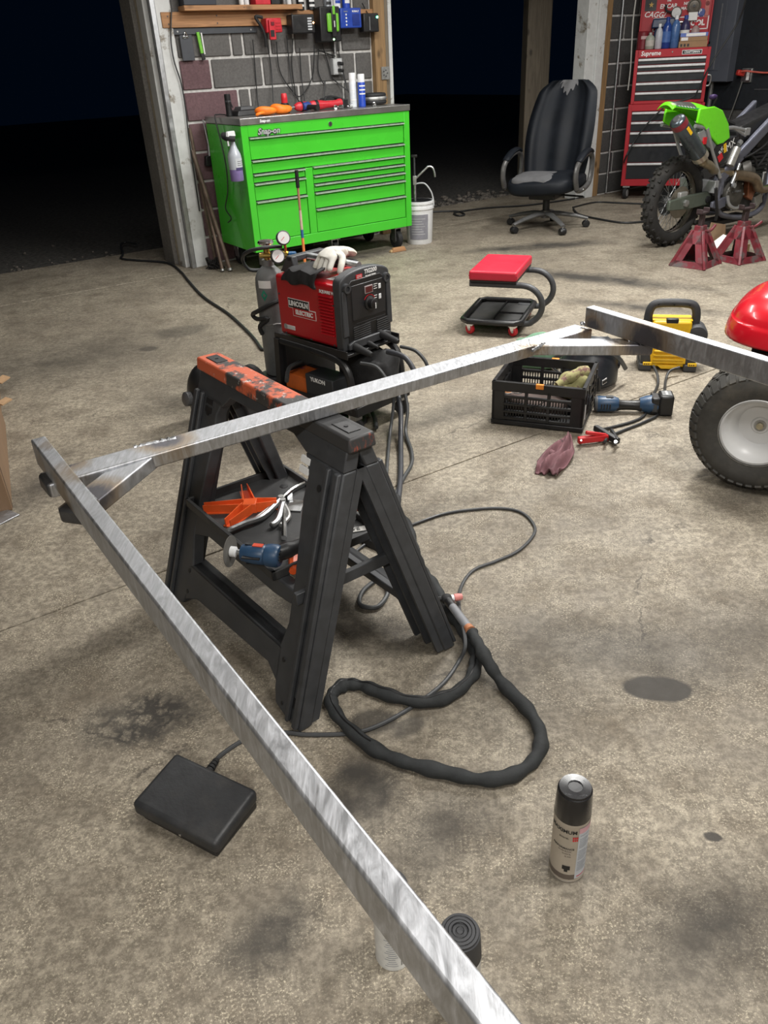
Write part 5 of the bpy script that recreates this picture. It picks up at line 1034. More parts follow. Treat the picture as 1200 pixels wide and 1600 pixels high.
k1 = MB(); k1.bar(ca_, ca_ + cv * cl_ * .85, .022, .026); o = k1.build('red_clamp', M('clamp red', (.50, .018, .022), .4), js, bevel=.004, label='red clamp handle')
MB().bar(ca_ + Vector((0, 0, .03)) + cv * .03, ca_ + cv * cl_ * .8 + Vector((0, 0, .008)), .014, .014).build('clamp_arm', M('clamp red', (1, 0, 0)), o, bevel=.003)
o = MB().bar(Jr(P(930, 668, .03)), Jr(P(966, 690, .022)), .022, .024).build('black_clamp', black, js, bevel=.004); MB().bar(Jr(P(955, 672, .025)), Jr(P(965, 688, .03)), .012, .016).build('clamp_jaw', black, o, bevel=.003); MB().cyl(Jr(P(962, 690, .01)), Jr(P(962, 690, .04)), .007, n=10).build('rivet', chrome, o)
for px in (908,): MB().cyl(Jr(P(px, 688, .036)), Jr(P(px, 688, .0)), .004, n=8).build('rivet', chrome, js)
# pink rag on the floor
pr_ = thing('pink_rag', 'crumpled dusty pink rag on the floor in front of the crate', 'rag', P(868, 716, 0)); prb = pr_.location.copy()
cr_ = [P(*c) - prb for c in ((886, 684, .02), (876, 700, .022), (870, 716, .022), (862, 734, .012), (850, 742, .004))]
def rag(u, v):
    t_ = v * (len(cr_) - 1); i = min(int(t_), len(cr_) - 2); p = cr_[i].lerp(cr_[i + 1], t_ - i); d = (cr_[-1] - cr_[0]); d.z = 0; d.normalize(); s = Vector((-d.y, d.x, 0))
    w_ = .014 + .040 * math.sin(min(1, v * 1.25) * PI * .75) ; f = (u - .5) * 2
    return p + s * (f * w_ + .012 * math.sin(7 * v)) + Vector((0, 0, .014 + .010 * math.sin(9 * f + 6 * v) + .010 * math.sin(13 * v + 3 * f) - .012 * abs(f)))
q = MB(); q.grid(rag, 24, 30); q.v = [(x, y, max(.003, z)) for x, y, z in q.v]; q.build('cloth', M('dusty pink cloth', (.16, .072, .082), .85, var=.25, scale=16, bmp=.4, dirt=(.045, .03, .035), dirt_lo=.62, dirt_hi=.7, dscale=11), pr_, solid=.004)
q = MB(); q.tube(spl([cr_[1] + Vector((-.035, -.01, 0)), cr_[1] + Vector((-.05, -.03, .0)), cr_[1] + Vector((-.035, -.05, -.005))], 5), [.012] * 6 + [.016] * 4 + [.012], 10); q.build('corner_fold', M('dusty pink cloth', (1, 1, 1)), pr_)
# ------------------------------------------------------------------ riding mower, rear part
mred = M('mower red', (.62, .010, .022), .22, var=.03, scale=3, coat=.5)
NW = Vector((-.56, -.83, 0)).normalized(); HW = Vector((-NW.y, NW.x, 0)); HW = HW if HW.x > 0 else -HW
WR = .222; wc = Vector((1.262, 2.375, WR)); mw = thing('riding_mower', 'red riding mower rear with a turf tyre and pale grey rim at right edge', 'mower', (wc.x, wc.y, 0)); mb_ = Vector((wc.x, wc.y, 0))
tyre = M('turf tyre rubber', (.042, .040, .036), .75, var=.25, scale=30, bmp=.3, dirt=(.10, .088, .07), dirt_lo=.5, dirt_hi=.8)
wl_ = MB().lathe([(.112, .028), (.118, .040), (.150, .052), (.178, .050), (.200, .036), (.212, .010), (.216, -.05), (.212, -.13), (.195, -.16), (.15, -.17), (.112, -.15)], 64, Vector((0, 0, WR)), NW, caps=False).build('tyre', tyre, mw)
q = MB(); u_ = NW.orthogonal().normalized(); v_ = NW.cross(u_)
for row in range(5):
    for k in range(40):
        a = 2 * PI * (k + .5 * (row % 2)) / 40; e = u_ * math.cos(a) + v_ * math.sin(a); tng = NW.cross(e)
        z = .026 - row * .038; r0 = .2065 if row == 0 else .2145
        c_ = Vector((0, 0, WR)) + NW * z + e * r0; dd = (NW * .6 + tng * (.35 if row % 2 else -.35)).normalized()
        if row == 0: q.bar(Vector((0, 0, WR)) + NW * .046 + e * .186, Vector((0, 0, WR)) + NW * .006 + e * .2145, .020, .012, tuple(e))
        else: q.bar(c_ - dd * .017, c_ + dd * .017, .018, .012, tuple(e))
q.build('tread_lugs', tyre, mw, kind='stuff')
rim = M('pale grey rim', (.60, .60, .60), .35, var=.04, scale=6, dirt=(.30, .26, .20), dirt_lo=.6, dirt_hi=.8)
MB().lathe([(.116, .043), (.119, .040), (.116, .034), (.108, .036), (.104, .026), (.100, .012), (.090, .0), (.078, -.012), (.072, -.034), (.068, -.040), (.030, -.040), (.026, -.036), (.001, -.036)], 56, Vector((0, 0, WR)), NW, caps=False).build('rim', rim, mw)
MB().lathe([(.001, 0), (.012, 0), (.012, .008), (.007, .010), (.001, .010)], 8, Vector((0, 0, WR)) - NW * .0345, NW).build('axle_bolt', M('bolt brass', (.45, .40, .28), .4, .7), mw); MB().lathe([(.020, 0), (.020, .002)], 20, Vector((0, 0, WR)) - NW * .036, NW).build('washer', zinc, mw)
MB().cyl(Vector((0, 0, WR)) - NW * .2, Vector((0, 0, WR)) - NW * .06, .03, n=16).build('axle', black, mw)
cen = P(1300, 480, .56) - mb_; q = MB()
bo = [P(1200, 546, .47) - mb_, P(1142, 506, .50) - mb_]
IN = -NW
def deck(u, v):
    a = PI * (.5 + 1.0 * u); ex = lambda c_: math.copysign(abs(c_) ** .72, c_); t_ = v * PI / 2
    k = math.cos(t_) ** .42; L_ = .36 * k; Wd = .33 * k
    p = cen + HW * (L_ * ex(math.cos(a)) * 1.0) + IN * (Wd * math.sin(a) * .8)
    return p + Vector((0, 0, -.09 + .16 * math.sin(t_) ** .9))
def deck2(u, v):
    a = 2 * PI * u; ex = lambda c_: math.copysign(abs(c_) ** .7, c_); t_ = v * PI / 2; k = math.cos(t_) ** .4
    p = cen + HW * (.02 + .33 * k * ex(math.cos(a))) + IN * (.30 * k * ex(math.sin(a))); z = -.085 + .15 * math.sin(t_) ** 1.1
    if .30 < v < .36: z -= .006
    return p + Vector((0, 0, z))
q.grid(deck2, 64, 26); q.build('fender_deck', mred, mw, solid=.004, merge=True)
MB().lathe([(.001, -.004), (.022, -.002), (.03, .004)], 16, cen + Vector((.02, .0, .066)), (0, 0, 1)).build('deck_socket', M('deep mower red', (.25, .004, .01), .3), mw)
fp_ = P(1192, 540, .36) - mb_
MB().bar(fp_ + IN * .03 - HW * .02, fp_ + IN * .03 + HW * .5, .30, .22).build('frame', M('frame black', (.006, .006, .006), .5), mw); MB().cyl(fp_ - IN * .125 + HW * .035 + Vector((0, 0, .0)), fp_ - IN * .135 + HW * .035, .018, n=14).build('frame_bolt', darkgrey, mw)
# ------------------------------------------------------------------ dirt bike on stands (x forward, y to its left)
A32 = math.radians(32); BO = Vector((2.317, 6.12, 0)); FX = Vector((math.cos(A32), math.sin(A32), 0)); FN = Vector((-math.sin(A32), math.cos(A32), 0))
bk_ = thing('dirt_bike', 'stripped lime green dirt bike with rear wheel and bare frame on red stands', 'motorcycle', BO, A32)
BX = lambda x, y, z: BO + FX * x + FN * y + Vector((0, 0, z))
rub = M('knobby rubber', (.018, .017, .016), .85, var=.35, scale=40, dirt=(.045, .04, .034), dirt_lo=.5, dirt_hi=.75)
R0 = .318; hc = (.045, .11, R0)
th = []; r_t, w_t = .045, .055
for k in range(15): a = -2.4 + 4.8 * k / 14; th.append((R0 - .012 - .052 + .052 * math.cos(a), w_t * math.sin(a)))
MB().lathe(th, 64, hc, (0, 1, 0), caps=False).build('rear_tyre', rub, bk_)
q = MB()
for k in range(40):
    a = 2 * PI * k / 40; e = Vector((math.cos(a), 0, math.sin(a))); t_ = Vector((-math.sin(a), 0, math.cos(a))); hcv = Vector(hc)
    for y, rr0 in (((-.018, R0 - .009), (.018, R0 - .009)) if k % 2 else ((-.042, R0 - .028), (.042, R0 - .028), (0, R0 - .008))):
        n_ = (e + Vector((0, y * 9, 0))).normalized(); c_ = hcv + e * rr0 + Vector((0, y, 0)); q.bar(c_ - n_ * .008, c_ + n_ * .010, .020, .022, tuple(t_))
q.build('tyre_knobs', rub, bk_, kind='stuff')
rimm = M('worn alloy rim', (.40, .37, .32), .4, .7, var=.2)
MB().lathe([(.222, -.026), (.236, -.024), (.236, -.018), (.222, -.012), (.218, 0), (.222, .012), (.236, .018), (.236, .024), (.222, .026), (.212, .010), (.212, -.010)], 56, hc, (0, 1, 0), caps=False).build('rim', rimm, bk_)
q = MB()
for k in range(36):
    a = 2 * PI * k / 36; b_ = a + (.75 if k % 2 else -.75); y = .028 if (k // 2) % 2 else -.028
    q.cyl((hc[0] + .038 * math.cos(b_), hc[1] + y, hc[2] + .038 * math.sin(b_)), (hc[0] + .217 * math.cos(a), hc[1], hc[2] + .217 * math.sin(a)), .0022, n=5, caps=False)
q.build('spokes', steel, bk_, kind='stuff')
MB().lathe([(.018, -.06), (.046, -.05), (.046, -.044), (.024, -.036), (.022, .036), (.046, .044), (.046, .05), (.018, .06)], 24, hc, (0, 1, 0)).build('hub', zinc, bk_)
ds = MB().lathe([(.060, -.062), (.112, -.062), (.112, -.058), (.060, -.058)], 40, hc, (0, 1, 0)).build('brake_disc', M('disc bronze', (.30, .27, .22), .4, .8), bk_)
MB().box(.0, .085, .015, .05, .345, .395).build('brake_calliper', M('calliper grey', (.36, .36, .35), .45, .4), bk_, bevel=.008)
MB().lathe([(.10, .05), (.105, .05), (.105, .055), (.10, .055)], 40, hc, (0, 1, 0)).build('sprocket', darkgrey, bk_)
arm_m = M('olive swingarm', (.105, .125, .10), .4, .3, var=.12)
for y in (.0, .21): MB().prism([(-.13, .285), (-.13, .352), (.08, .368), (.30, .372), (.345, .335), (.33, .275), (.10, .268)], y, y + .03).build('swingarm', arm_m, bk_, bevel=.007)
MB().cyl((hc[0], -.02, hc[2]), (hc[0], .26, hc[2]), .014, n=14).build('axle', steel, bk_); MB().lathe([(.026, 0), (.026, .018), (.014, .022)], 6, (hc[0], .0, hc[2]), (0, -1, 0)).build('axle_nut', zinc, bk_)
MB().lathe([(.024, 0), (.024, .012), (.012, .014)], 16, (.30, 0, .315), (0, -1, 0)).build('pivot_bolt', ink, bk_)
MB().prism([(.10, .375), (.30, .385), (.36, .36), (.34, .35), (.12, .36)], .21, .235).build('chain_guard', black, bk_)
frm = M('grey-blue alloy frame', (.165, .172, .215), .45, .5, var=.1)
MB().prism([(.32, .43), (.345, .335), (.425, .335), (.42, .43), (.66, .60), (1.05, .86), (1.05, .94), (.60, .66), (.34, .48)], -.045, .0).prism([(.32, .43), (.345, .335), (.425, .335), (.42, .43), (.66, .60), (1.05, .86), (1.05, .94), (.60, .66), (.34, .48)], .22, .265).build('main_spar', frm, bk_, bevel=.012, seg=3)
for y in (-.03, .25): MB().tube(spl([(.385, y, .40), (.38, y, .30), (.43, y + .01, .215), (.55, y + .02, .165), (.80, y + .02, .13), (.98, y, .20), (1.10, y * .4 + .06, .50)], 6), .020, 12).build('lower_rail', frm, bk_)
MB().box(.30, .345, -.05, .27, .36, .45).build('pivot_plate', M('pale bracket', (.36, .37, .38), .45, .5), bk_, bevel=.006)
MB().prism([(.30, .30), (.45, .32), (.46, .25), (.38, .235), (.30, .26)], -.055, -.03).build('footpeg_plate', frm, bk_, bevel=.005)
alloy = M('bright subframe alloy', (.44, .45, .46), .35, .7)
for y in (-.05, .24):
    MB().tube([(-.03, y, .842), (.20, y, .805), (.40, y, .80), (.585, y, .765)], .014, 10).build('subframe_rail', alloy, bk_); MB().tube([(.09, y - .01, .82), (.19, y - .01, .66), (.33, y - .01, .47)], [.014, .012, .013], 10).build('subframe_strut', alloy, bk_)
MB().box(.54, .60, -.065, -.035, .735, .785).build('subframe_lug', alloy, bk_, bevel=.004); MB().tube([(.40, -.05, .80), (.57, -.05, .735)], .011, 8).build('subframe_brace', alloy, bk_)
limeb = M('lime bike plastic', (.16, .72, .012), .32, var=.04)
def fend(u, v):
    x = -.19 + .535 * v; w_ = .065 + .055 * math.sin(min(1, v * 1.3) * PI / 2); f = (u - .5) * 2
    zc = 1.0 - .04 * v - .0 if v < .5 else .98 - .16 * (v - .5) ** 1.2
    return (x, .10 + f * w_, zc - .05 * abs(f) ** 2.2 * (.6 + v) - (.02 if v < .05 else 0))
q = MB(); q.grid(fend, 14, 20); fo = q.build('rear_fender', limeb, bk_, solid=.005)
q = MB(); q.grid(lambda u, v: tuple(Vector(fend(.08 + .84 * u, .03 + .40 * v)) + Vector((0, 0, .0045))), 10, 10); q.build('fender_graphic', M('dark graphic', (.06, .062, .055), .4), fo)
q = MB()
q.grid(lambda u, v: tuple(Vector(fend(.02 + .05 * u, .05 + .45 * v)) + Vector((0, -.006, .004))), 3, 10); q.build('green_edge_stripe', M('deep green stripe', (.03, .22, .05), .4), fo)
for k in range(6): q = MB(); q.grid(lambda u, v: tuple(Vector(fend(.03 + .06 * u, .09 + .05 * k + .028 * v)) + Vector((0, -.0075, .0046))), 2, 2); q.build('graphic_letter', M('graphic grey', (.30, .30, .30), .5), fo)
# white-green side panel: curved shell below the fender
MB().prism([(-.02, .95), (.14, .955), (.235, .925), (.33, .83), (.37, .735), (.30, .705), (.235, .70), (.155, .755), (.095, .80), (.03, .845), (-.03, .86)], -.065, -.045).build('side_panel', limeb, bk_, bevel=.008, seg=3)
MB().prism([(-.02, .95), (.14, .955), (.235, .925), (.33, .83), (.30, .74), (.10, .80), (-.03, .86)], .22, .24).build('side_panel', limeb, bk_, bevel=.008, seg=3)
MB().prism([(.06, .82), (.15, .75), (.23, .70), (.20, .66), (.12, .70), (.04, .78)], -.06, .05).build('inner_guard', M('grey liner', (.13, .135, .14), .5), bk_, bevel=.006)
air = MB().prism([(.225, .70), (.32, .72), (.41, .73), (.50, .74), (.47, .66), (.42, .57), (.33, .55), (.26, .575)], -.055, .22).build('airbox', black, bk_, bevel=.012)
text('lettering', 'MX', .07, paper, air, (.40, -.0562, .685), (PI / 2, -.5, 0)); MB().bar((.33, -.056, .70), (.35, -.056, .64), .002, .03).build('yellow_mark', yel, air); MB().bar((.285, -.056, .63), (.315, -.056, .59), .002, .05).build('red_mark', red_print, air); text('lettering', 'RK', .045, paper, air, (.30, -.0562, .655), (PI / 2, -.9, 0))
MB().prism([(.55, .775), (.62, .80), (.88, .86), (1.2, .93), (1.2, .87), (.90, .80), (.66, .66), (.56, .70)], .0, .20).build('seat_and_shroud', M('black shroud', (.016, .016, .017), .4), bk_, bevel=.02)
MB().tube([(.27, .10, .90), (.40, .09, .86), (.60, .09, .80)], [.02, .022, .02], 8).build('black_strut', black, bk_); MB().tube([(.27, .22, .90), (.60, .18, .80)], .014, 8).build('black_strut', black, bk_)
# silencer and header
m0, m1 = Vector((-.275, -.085, .895)), Vector((.02, -.10, .635)); mv = (m1 - m0).normalized(); Lm = (m1 - m0).length
mu = MB().lathe([(.035, -.012), (.052, 0), (.056, .012), (.056, Lm * .97), (.050, Lm)], 24, m0, mv).build('silencer', M('titanium silencer', (.085, .105, .12), .3, .7, var=.1), bk_)
MB().lathe([(.0565, .004), (.0575, .03), (.0565, .05)], 24, m0, mv, caps=False).build('end_band', M('red end band', (.20, .02, .03), .4), mu); MB().lathe([(.022, -.02), (.03, -.012), (.03, -.002)], 16, m0, mv).build('outlet', darkgrey, mu)
MB().lathe([(.0568, Lm * .88), (.0575, Lm * .90), (.0575, Lm * .985), (.052, Lm)], 24, m0, mv, caps=False).build('steel_band', M('satin band', (.55, .50, .42), .3, .9), mu)
sd = Vector((-.25, -1, .1)).normalized(); sd = (sd - mv * sd.dot(mv)).normalized()
MB().bar(m0 + mv * .065 + sd * .056, m0 + mv * .13 + sd * .056, .022, .003, tuple(sd)).build('yellow_badge', yel, mu)
MB().tube(spl([m1, m1 + mv * .05, Vector((.14, -.10, .57)), Vector((.22, -.07, .53)), Vector((.36, -.02, .51)), Vector((.50, -.03, .48))], 6), [.036] * 6 + [.030] * 6 + [.027] * 19, 14).build('mid_pipe', M('golden steel pipe', (.30, .25, .17), .35, .8), bk_)
MB().prism([(-.01, .80), (.05, .81), (.08, .77), (.06, .73), (.01, .745)], -.075, -.055).build('silencer_bracket', alloy, bk_, bevel=.004); MB().box(.045, .075, -.085, -.07, .72, .765).build('red_bracket_tip', red_print, bk_)
MB().tube(spl([(.50, -.07, .47), (.60, -.085, .455), (.72, -.09, .42), (.80, -.09, .345), (.92, -.08, .33), (1.06, -.06, .36), (1.18, -.04, .42)], 6), [.038] * 18 + [.030] * 19, 14).build('header_pipe', M('brown header steel', (.26, .20, .14), .35, .8, var=.2), bk_)
MB().cyl((.475, -.06, .66), (.42, -.06, .545), .033, n=18).build('shock_reservoir', M('silver reservoir', (.52, .51, .48), .35, .6), bk_); MB().cyl((.485, -.06, .68), (.51, -.06, .70), .02, n=12).build('reservoir_cap', alloy, bk_)
MB().tube([(.54, -.06, .545), (.52, -.065, .50), (.485, -.06, .41)], [.014, .013, .017], 10).build('kick_lever', alloy, bk_); MB().lathe([(.018, 0), (.018, .02)], 12, (.485, -.07, .40), (0, -1, 0)).build('kick_boss', alloy, bk_)
MB().tube(spl([(.44, -.07, .33), (.46, -.08, .27), (.52, -.09, .235), (.60, -.10, .235)], 6), .013, 10).build('brake_lever', alloy, bk_); MB().box(.57, .62, -.115, -.085, .225, .245).build('lever_tip', white, bk_, bevel=.004)
# engine
eng = M('engine magnesium', (.085, .08, .07), .45, .4, var=.25); edk = M('engine dark', (.03, .03, .032), .5, .2, var=.3)
MB().prism([(.46, .20), (.95, .17), (1.02, .28), (.95, .44), (.70, .48), (.50, .42)], .0, .19).build('crankcase', edk, bk_, bevel=.02)
MB().lathe([(.001, .02), (.095, .018), (.105, .010), (.108, 0), (.108, -.03)], 36, (.575, -.03, .315), (0, -1, 0)).build('clutch_cover', eng, bk_); text('lettering', 'KAWASAKI', .022, midgrey, bk_, (.575, -.0515, .345), bold=.0006)
q = MB()
for k in range(7): a = k * PI * 2 / 7; q.cyl((.575 + .1 * math.cos(a), -.05, .315 + .1 * math.sin(a)), (.575 + .1 * math.cos(a), -.035, .315 + .1 * math.sin(a)), .008, n=8)
q.build('cover_bolt', zinc, bk_, kind='stuff')
for z in range(6): MB().box(.74 + .012 * z, 1.0 + .012 * z, .01, .19, .44 + .028 * z, .455 + .028 * z).build('cylinder_fin', edk, bk_)
MB().prism([(.76, .42), (1.0, .42), (1.08, .64), (.84, .66)], .03, .17).build('cylinder', edk, bk_, bevel=.01); MB().box(.83, 1.1, .0, .2, .62, .72).build('head_cover', edk, bk_, bevel=.015)
MB().lathe([(.05, -.03), (.055, 0), (.05, .03)], 20, (.66, -.04, .50), (.7, -.6, .2)).build('intake', M('grey casting', (.14, .135, .125), .5, .3), bk_); MB().cyl((.62, -.04, .47), (.72, -.05, .47), .04, n=16).build('starter_housing', eng, bk_)
MB().prism([(.72, .40), (.80, .42), (.84, .34), (.80, .25), (.74, .28)], -.045, .0).build('copper_guard', M('copper brown', (.26, .10, .05), .4, .4, var=.3), bk_, bevel=.006); MB().prism([(.84, .27), (.92, .30), (.96, .22), (.88, .20)], -.04, .0).build('bracket', M('silver casting', (.36, .36, .34), .5, .4), bk_, bevel=.005)
MB().prism([(.93, .78), (1.06, .86), (1.06, .50), (.95, .45)], -.10, -.06).build('radiator_shroud', M('smoky shroud', (.30, .28, .22), .3), bk_, bevel=.01); MB().prism([(.98, .44), (1.08, .46), (1.08, .36), (1.0, .38)], -.09, -.05).build('green_shroud', limeb, bk_, bevel=.006)
MB().tube(spl([(.64, -.03, .62), (.74, -.05, .56), (.80, -.04, .50), (.90, -.05, .60)], 6), .010, 8).build('hose', black_soft, bk_); MB().tube(spl([(.60, -.05, .58), (.68, -.06, .60), (.80, -.06, .64), (.92, -.05, .70)], 6), .007, 8).build('cable', black_soft, bk_)
MB().tube(spl([(.30, -.06, .40), (.33, -.06, .30), (.36, -.06, .22), (.37, -.05, .16)], 6), .012, 8).build('linkage', black, bk_); MB().box(.40, .95, .02, .18, .095, .125).build('support_board', M('dark board', (.03, .028, .026), .7), bk_)
q = lump(.035, .03, .04, .25, 6); q.v = [(x + .60, y + .30, z + .965) for x, y, z in q.v]; q.build('purple_cap', M('purple plastic', (.05, .025, .10), .5), bk_)
MB().cyl((.60, .30, .90), (.60, .27, .975), .008, n=10).build('cap_stem', black, bk_)
# ------------------------------------------------------------------ jack stands
jred = M('worn red paint', (.16, .018, .028), .45, var=.25, scale=10, dirt=(.10, .085, .085), dirt_lo=.48, dirt_hi=.6, dscale=8)
def jack_stand(name, label, loc, rz, H=.34):
    o = thing(name, label, 'jack stand', loc, rz, 'red jack stands under the dirt bike'); b_, t_ = .125, .035; h = .235
    for k in range(4):
        T = Matrix.Rotation(k * PI / 2, 4, 'Z'); q = MB(); q.T = T; ln_ = lambda z: b_ + (t_ - b_) * z / h
        # one sloping face with a triangular window: two corner angles, foot band, top plate
        def quad(x0a, za, x1a, zb, x1b, zc, x0b, zd):
            vs = []
            for x, z in ((x0a, za), (x1a, zb), (x1b, zc), (x0b, zd)): vs.append((x, -ln_(z), z))
            for x, z in ((x0a, za), (x1a, zb), (x1b, zc), (x0b, zd)): vs.append((x, -ln_(z) + .006, z))
            q.add(vs, [(0, 1, 2, 3), (7, 6, 5, 4), (0, 4, 5, 1), (1, 5, 6, 2), (2, 6, 7, 3), (3, 7, 4, 0)])
        for s in (-1, 1): quad(s * ln_(0), 0, s * (ln_(.045) - .062), .045, s * .008, .150, s * ln_(h), h)
        quad(-ln_(0), 0, ln_(0), 0, ln_(.04) - .012, .042, -ln_(.04) + .012, .042); quad(-ln_(.15), .15, ln_(.15), .15, ln_(h), h, -ln_(h), h)
        q.build('base_side', jred, o, bevel=.002, seg=1)
        MB().bar(Matrix.Rotation(k * PI / 2, 3, 'Z') @ Vector((b_, -b_, .0)), Matrix.Rotation(k * PI / 2, 3, 'Z') @ Vector((t_, -t_, h)), .02, .02).build('corner_angle', jred, o, bevel=.004)
    dkr = M('dark worn steel', (.05, .032, .034), .5, .3, var=.3)
    MB().box(-.032, .032, -.032, .032, h - .02, h + .03).build('collar', jred, o, bevel=.003); MB().box(-.02, .02, -.014, .014, .1, H).build('ratchet_column', dkr, o, bevel=.002); MB().box(-.055, .055, -.022, .022, H, H + .012).box(-.055, -.045, -.022, .022, H, H + .035).box(.045, .055, -.022, .022, H, H + .035).build('saddle', dkr, o, bevel=.003)
    MB().tube(spl([(.0, -.03, h - .005), (.05, -.045, h - .01), (.095, -.05, h + .01), (.11, -.05, h + .02)], 5), .010, 8).build('release_handle', jred, o); return o
j1 = jack_stand('jack_stand', 'front red jack stand nearest the bike rear wheel', (2.268, 5.577, 0), math.radians(43.6))
j2 = dup(j1, (2.60, 5.655, 0), 'second red jack stand, farther right under the bike engine', math.radians(25))
o = thing('cardboard_scrap', 'tan cardboard and white paper scraps on the floor between the red stands', 'cardboard', (2.62, 6.08, 0), .4); MB().prism([(-.12, 0), (.08, 0), (.05, .16), (-.09, .19)], 0, .01).build('card', M('tan card', (.26, .17, .10), .8), o); MB().bar((-.14, -.06, .01), (-.02, -.10, .10), .12, .006).build('white_sheet', paper, o)
MB().box(-.05, .05, -.26, -.19, 0, .06).build('small_box', M('tan box', (.42, .29, .16), .8), o)
# ------------------------------------------------------------------ black office chair
ch = thing('office_chair', 'worn black leather office chair with torn seat by the dark doorway', 'office chair', (1.535, 7.16, 0), math.radians(-32)); ch.scale = (1.15, 1.12, 1.0)
lth = M('black leather', (.008, .010, .014), .55, var=.25, scale=7, bmp=.2); lth.node_tree.nodes['Principled BSDF'].inputs['Specular IOR Level'].default_value = .22; frm_g = M('grey arm plastic', (.105, .102, .10), .38, .3, var=.15)
# local: seat faces -y
MB().cyl((0, 0, .115), (0, 0, .26), .026, n=16).build('gas_column', black, ch); MB().cyl((0, 0, .09), (0, 0, .15), .036, n=18).build('hub', frm_g, ch)
for k in range(5):
    a = math.radians(-90 + 32 + 12) + k * 2 * PI / 5; e = Vector((math.cos(a), math.sin(a), 0)); s = Vector((-e.y, e.x, 0)); q = MB()
    q.tube([e * .02 + Vector((0, 0, .120)), e * .10 + Vector((0, 0, .122)), e * .22 + Vector((0, 0, .10)), e * .315 + Vector((0, 0, .072))], [.030, .027, .022, .017], 10, flat=.75); q.build('base_leg', M('leg silver grey', (.15, .15, .15), .35, .3), ch)
    c_ = e * .305; cst = MB().lathe([(.008, -.024), (.025, -.022), (.029, -.012), (.029, .012), (.025, .022), (.008, .024)], 18, (c_.x, c_.y, .0295), tuple(s)).build('caster', black, ch); MB().cyl((c_.x, c_.y, .05), (c_.x, c_.y, .075), .009, n=8).build('caster_stem', steel, cst)
def sup(c, r, e, nu=32, nv=16): q = MB(); q.ell(c, r, nu, nv, e); return q
q = sup((0, -.01, .375), (.262, .255, .075), .55); q.v = [(x, y, z - .022 * max(0, -(y + .12)) / .14 + .012 * math.sin(9 * x)) for x, y, z in q.v]; st_ = q.build('seat', lth, ch)
q = sup((-.02, -.06, .412), (.20, .18, .045), .6); q.v = [(x * (1 + .06 * math.sin(23 * y) + .05 * math.sin(51 * y)), y * (1 + .05 * math.sin(31 * x)), z - .018 * max(0, -(y + .12)) / .14) for x, y, z in q.v]; q.build('torn_foam', M('grey torn lining', (.11, .11, .115), .85, var=.2, scale=14), st_)
MB().box(-.10, .10, -.12, .10, .25, .305).build('mechanism', black, ch, bevel=.01); MB().tube([(.08, .05, .27), (.26, .06, .26)], .008, 8).build('tilt_lever', black, ch)
def backs(u, v):
    """front of the backrest, u across, v up"""
    f = (u - .5) * 2; w_ = .235 + .035 * math.sin(v * PI) - .03 * v; z = .42 + .70 * v
    if v > .86: w_ *= 1 - .35 * ((v - .86) / .14) ** 2
    y = .19 + .27 * v - .05 * math.sin(v * PI * .9); roll = .035 * (abs(f) > .62) * math.sin((abs(f) - .62) / .38 * PI) + .010 * math.cos(f * 9.4)
    return (f * w_, y - .045 - roll - .05 * f * f * .6, z)
q = MB(); q.grid(backs, 36, 26)
def backb(u, v): p = backs(u, v); f = (u - .5) * 2; return (p[0] * 1.0, p[1] + .10 * (1 - abs(f) ** 4) + .006, p[2])
q.grid(lambda u, v: backb(1 - u, v), 36, 26)
q.grid(lambda u, v: tuple(Vector(backs(u, 1)).lerp(Vector(backb(u, 1)), v)), 36, 3); q.grid(lambda u, v: tuple(Vector(backs(u, 0)).lerp(Vector(backb(u, 0)), v)), 36, 3)
bo_ = q.build('backrest', lth, ch, merge=True)
def tornp(u, v): f = (u - .5) * 2; vv = 1.0 - (v) * (.13 * (1 - abs(f)) + .025 * math.sin(f * 17) + .02); p = backs(.5 + f * .21 - .02, vv); return (p[0], p[1] - .004, p[2] + .003)
q = MB(); q.grid(tornp, 24, 6); q.build('torn_patch', M('grey torn lining', (1, 1, 1)), bo_)
for s in (-1, 1):
    x = .275 * s; ar = MB().tube(spl([(x, -.16, .35), (x, -.20, .44), (x, -.17, .53), (x, -.05, .585), (x, .08, .60), (x, .155, .55), (x, .16, .45), (x, .12, .37), (x, .02, .335), (x, -.10, .33), (x, -.16, .35)], 5), .019, 10, flat=1.1).build('armrest', frm_g, ch)
    MB().tube(spl([(x, -.16, .555), (x, -.05, .605), (x, .06, .622), (x, .12, .60)], 5), [.018] + [.027] * 14 + [.018], 10, flat=.7).build('arm_pad', lth, ar); MB().cyl((x + .02 * s, -.04, .335), (x - .03 * s, -.04, .335), .011, n=10).build('bolt', chrome, ar)
# ------------------------------------------------------------------ red tool chest with its lid up
RC = Vector((2.56, 8.44, 0)); AR = math.radians(-17); tred = M('tool chest red', (.38, .008, .018), .5, var=.06, scale=4)
rc = thing('red_tool_chest', 'tall red rolling tool chest with dark drawers and its sticker covered lid up', 'tool chest', RC, AR); rc.scale = (.947, 1, 1); RX = lambda x, y, z: RC + Matrix.Rotation(AR, 3, 'Z') @ Vector((x * .947, y, 0)) + Vector((0, 0, z))
drk = M('dark drawer front', (.010, .012, .016), .35, var=.1); rcw, rcd = .715, .40
def shell(x0, x1, z0, z1, f): return MB().box(x0, x1, .012, rcd, z0, z1).box(x0, x0 + f, 0, .02, z0, z1).box(x1 - f, x1, 0, .02, z0, z1)
q = shell(.008, .708, .86, 1.31, .034); q.box(.03, .69, 0, .02, 1.245, 1.31).box(.03, .69, 0, .02, .86, .885); q.build('top_chest', tred, rc, bevel=.003)
q = shell(-.008, .722, .128, .858, .036); q.box(.02, .70, 0, .02, .80, .858).box(.02, .70, 0, .02, .128, .19); q.build('bottom_cabinet', tred, rc, bevel=.003)
hbar = M('white drawer pull', (.66, .66, .67), .35, .2)
